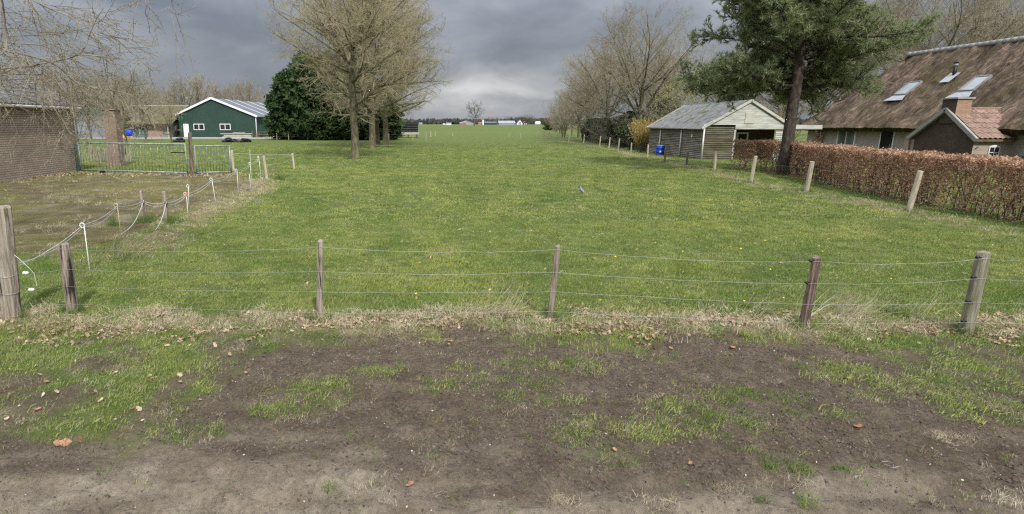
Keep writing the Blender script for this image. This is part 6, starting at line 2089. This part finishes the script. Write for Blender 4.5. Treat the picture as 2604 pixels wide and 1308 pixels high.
# withered tufts on the bare ground
wx, wy = [], []
for (a_, b_, rx_, ry_, k_) in ((4.36, 4.35, .18, .10, 26), (4.0, 3.55, .16, .09, 26), (2.2, 3.68, .08, .05, 10), (2.45, 3.72, .06, .04, 8), (2.72, 3.70, .06, .04, 8), (.95, 3.48, .16, .06, 20), (1.58, 3.45, .12, .05, 14), (4.2, 5.0, .12, .05, 9),
                               (1.76, 5.72, .08, .12, 14), (1.38, 4.53, .06, .10, 12), (4.15, 5.5, .10, .06, 8), (-1.1, 4.65, .22, .07, 10), (-.35, 3.62, .12, .05, 6), (.0, 6.55, .4, .10, 26), (-.4, 6.7, .3, .1, 20), (5.2, 5.6, .5, .2, 26), (-3.2, 5.5, .8, .4, 60), (-2.4, 6.2, .8, .25, 60), (-3.4, 4.5, .5, .2, 30), (-4.0, 6.2, .6, .3, 40)):
    wx += list(a_ + rg.randn(k_) * rx_ * .6); wy += list(b_ + rg.randn(k_) * ry_ * .6)
x4, y4 = np.concatenate([x4, wx]), np.concatenate([y4, wy])
x, y = np.concatenate([x1, x2, x3, x4]), np.concatenate([y1, y2, y3, y4])
m = len(x)
sc = np.concatenate([.65 + .7 * rg.rand(len(x1)), .8 + .9 * rg.rand(len(x2)), 1.2 + 1.2 * rg.rand(len(x3)), .35 + .35 * rg.rand(len(x4))])
scatter('dry_grass', C_STRAW, np.stack([x, y, hgt(x, y)], -1), np.stack([rg.randn(m) * .5, rg.randn(m) * .5, rg.rand(m) * 6.28], -1), sc, 'dry straw coloured grass lying along the fence lines', 'dry grass')
# long straw leaning beside the thick right post and under the fence
pts = [(5.6 + rg.randn() * .28, 7.25 + rg.randn() * .12) for _ in range(11)] + [(x_, 7.25 + rg.randn() * .1) for x_ in (.75, .9, 1.0, 1.1, 7.6, 7.8, 4.3)] + [(-5.3 + rg.randn() * .3, 10.5 + rg.randn()) for _ in range(8)]
pts = [(a, b, hz(a, b)) for a, b in pts]
m = len(pts)
rot = np.stack([rg.randn(m) * .15, .75 + rg.randn(m) * .22, rg.randn(m) * .3], -1)
scatter('long_straw', C_LONGS, pts, rot, .8 + .45 * rg.rand(m), 'long pale straw stalks leaning by the thick right fence post', 'dry grass')
pts = [(-6.75 + rg.randn() * .16, 14.6 + rg.randn() * .15) for _ in range(9)] + [(-6.1 + rg.randn() * .15, 14.4 + rg.randn() * .15) for _ in range(9)] + [(-7.6, 14.4), (-7.4, 14.3), (-6.35, 27.0), (-6.2, 26.9), (-6.4, 26.7), (-6.0, 26.6)]
pts = [(a, b, 0) for a, b in pts]
m = len(pts)
scatter('rushes', C_RUSH, pts, np.stack([rg.randn(m) * .1, rg.randn(m) * .1, rg.rand(m) * 6.28], -1), .8 + .4 * rg.rand(m), 'dark green rush tufts below the two short rope fence posts', 'rushes')
# fallen leaves
def leaf_pts(n, y0, y1, dens):
    x, y = frustum_points(n, y0, y1)
    k = rg.rand(n) < dens(x, y)
    return x[k], y[k]
a1 = leaf_pts(32000, 5.8, 8.0, lambda x, y: .95 * sstep(.36, .58, fbm(x * .7, y * 2, 1.5, 4, 4)) * sstep(.46, .05, np.abs(y - np.interp(x, [-5.2, -3.5, -2.1, -.75, .7, 2.1, 4.6, 6.6], [6.75, 6.8, 6.9, 7.1, 6.95, 6.95, 7.0, 6.8])) + (fbm(x, y, 2.2, 3, 2) - .5) * 1.5))
a2 = leaf_pts(24000, 4.4, 14, lambda x, y: (.022 + .14 * sstep(7.0, 5.6, y) * sstep(-.5, -1.5, x)) * (1 - soil_mask(x, y)) + .006 * sstep(.4, .7, fbm(x, y, 1.1, 3, 2)))
a3 = leaf_pts(36000, 27.5, 31.5, lambda x, y: .55 * sstep(-19, -18, x) * sstep(-6.3, -7.6, x) * sstep(28.2, 29.4, y + (fbm(x, y, 1.0, 3, 3) - .5) * 2.2) * sstep(31.0, 30.2, y))
a4 = leaf_pts(22000, 11, 28, lambda x, y: .6 * dry_mask(x, y) * (x < 0) + .012 * (x < 2))
a5 = leaf_pts(16000, 20, 34, lambda x, y: .8 * sstep(-17.0, -17.6, x) * sstep(-18.4, -18.1, x))
x, y = [np.concatenate(q) for q in zip(a1, a2, a3, a4, a5)]
m = len(x)
sc = (.028 + .042 * rg.rand(m) ** 1.8) * (1 + .03 * np.clip(y - 8, 0, 22))
scatter('leaf_litter', C_LEAF, np.stack([x, y, hgt(x, y) + .02], -1), np.stack([rg.randn(m) * .5, rg.randn(m) * .5, rg.rand(m) * 6.28], -1), sc, 'brown fallen leaves drifted along the fences and gates', 'leaf litter')
# clods and grit in the soil
x, y = frustum_points(96000, 3.2, 6.9)
k = rg.rand(len(x)) < soil_mask(x, y) * (.22 + .55 * sstep(.42, .62, fbm(x, y, 2.4, 4, 5))) * (1 - .85 * sand_mask(x, y))
x, y = x[k], y[k]; m = len(x)
sc = .003 + .012 * rg.rand(m) ** 3.0
scatter('soil_clods', C_CLOD, np.stack([x, y, hgt(x, y) + sc * .2], -1), np.stack([rg.rand(m) * 6, rg.rand(m) * 6, rg.rand(m) * 6.28], -1), sc, 'small dark clods and grit on the bare soil', 'soil clods')
x, y = frustum_points(420, 3.2, 6.6)
k = soil_mask(x, y) > .5
x, y = x[k], y[k]; m = len(x)
scatter('pebbles', C_PEB, np.stack([x, y, hgt(x, y) + .002], -1), np.stack([rg.rand(m) * 6, rg.rand(m) * 6, rg.rand(m) * 6.28], -1), .003 + .008 * rg.rand(m) ** 2, 'small pale pebbles scattered on the bare soil', 'pebbles')

# ---- single leaves, tufts and flowers that can be picked out
def leaf_obj(x, y, size, label, group=None, rz=0.0, seed=1, tilt=.1):
    me = leaf_mesh(seed).mesh('fallen_leaf', smooth=True)
    o = link('fallen_leaf', me, 'leaf_rust')
    o.location = (x, y, hz(x, y) + .012)
    o.rotation_euler = (tilt, tilt * .5, rz)
    o.scale = (size, size, size)
    return tag(o, label, 'leaf', group)
leaf_obj(-2.83, 4.25, .135, 'large curled brown leaf on the soil at the lower left', None, .4, 3, .35)
leaf_obj(-2.72, 4.30, .09, 'small folded brown leaf touching the large curled one', None, 1.6, 4, .9)
gr = 'single leaves on the bare soil'
rl = random.Random(12)
for (x, y) in ((-3.35, 4.75), (-2.0, 5.0), (-1.75, 5.6), (-.05, 3.72), (1.55, 4.15), (2.05, 3.95), (3.6, 6.3), (4.9, 5.1), (5.2, 4.2), (3.75, 4.55), (-2.6, 5.4), (.4, 6.5), (4.35, 5.5), (-3.6, 5.3), (2.9, 6.3)):
    leaf_obj(x, y, rl.uniform(.05, .085), 'single brown leaf lying on the bare verge in the foreground', gr, rl.uniform(0, 6), rl.randint(0, 4), rl.uniform(-.3, .3))
tuft_me = grass_clump(91, 70, .075, .05, .13, .005, .9).mesh('grass_tuft')
tuft_me.materials.append(MATS['grass_lush'])
for (x, y, s, lb) in ((2.34, 3.50, .9, 'left of two green grass tufts at the bottom edge'), (2.61, 3.46, .95, 'right of two green grass tufts at the bottom edge'),
                      (2.64, 3.93, 1.0, 'left of two dense green tufts above the bottom pair'), (2.81, 3.90, 1.0, 'right of two dense green tufts above the bottom pair'),
                      (-.61, 3.64, .6, 'small lone green tuft on the pale sand left of the middle'), (3.14, 3.88, .7, 'thin green tuft right of the dense pair')):
    o = link('grass_tuft', tuft_me, None)
    o.location = (x, y, hz(x, y) - .005)
    o.rotation_euler = (0, 0, x * 9)
    o.scale = (s, s, s)
    tag(o, lb, 'grass tuft', 'green tufts on the bare soil')
dm = MB()
for j in range(10):
    a = 6.2832 * j / 10
    dm.poly([(0, 0, .058), (.017 * math.cos(a - .3), .017 * math.sin(a - .3), .064), (.021 * math.cos(a), .021 * math.sin(a), .066), (.017 * math.cos(a + .3), .017 * math.sin(a + .3), .064)])
dm.tube([(0, 0, 0), (.004, 0, .058)], .002, 4)
dme = dm.mesh('dandelion')
dme.materials.append(MATS['dandelion'])
rd = random.Random(6)
DP = [(4.6, 7.9), (4.75, 8.05), (4.9, 7.95), (5.1, 8.0), (5.25, 8.1), (4.5, 8.3), (5.0, 8.4), (5.3, 7.7), (5.35, 7.5), (4.7, 7.6), (-.55, 7.9), (.0, 8.2), (2.6, 8.0), (2.2, 9.2), (1.9, 9.6), (2.4, 10.1)]
DP += [(rd.uniform(1.0, 9.5), rd.uniform(9, 17)) for _ in range(50)]
# longer grass added round the foot of every near post as contact darkening
ft = [(b[0] + rg.randn() * .09, b[1] + rg.randn() * .07) for (b, *_r) in FP for _ in range(9)] + [(x_ + rg.randn() * .15, y_ + rg.randn() * .15) for (x_, y_, _a, _b) in RP[:9] for _ in range(9)] + [(18.15 + rg.randn() * .4, 29.0 + rg.randn() * .3) for _ in range(30)] + [(-4.46 + rg.randn() * .5, 42.9 + rg.randn() * .5) for _ in range(50)]
m = len(ft)
scatter('post_grass', C_RUSH, [(a, b, hz(a, b)) for a, b in ft], np.stack([rg.randn(m) * .3, rg.randn(m) * .3, rg.rand(m) * 6.28], -1), .25 + .3 * rg.rand(m), 'longer grass added to darken the feet of posts and trunks', 'grass')
for (x, y) in DP:
    o = link('dandelion', dme, None)
    o.location = (x, y, hz(x, y))
    s = rd.uniform(.55, .95)
    o.scale = (s, s, s)
    o.rotation_euler = (.35, 0, rd.uniform(0, 6))
    tag(o, 'small yellow dandelion in the meadow grass', 'dandelion', 'dandelions in the meadow')
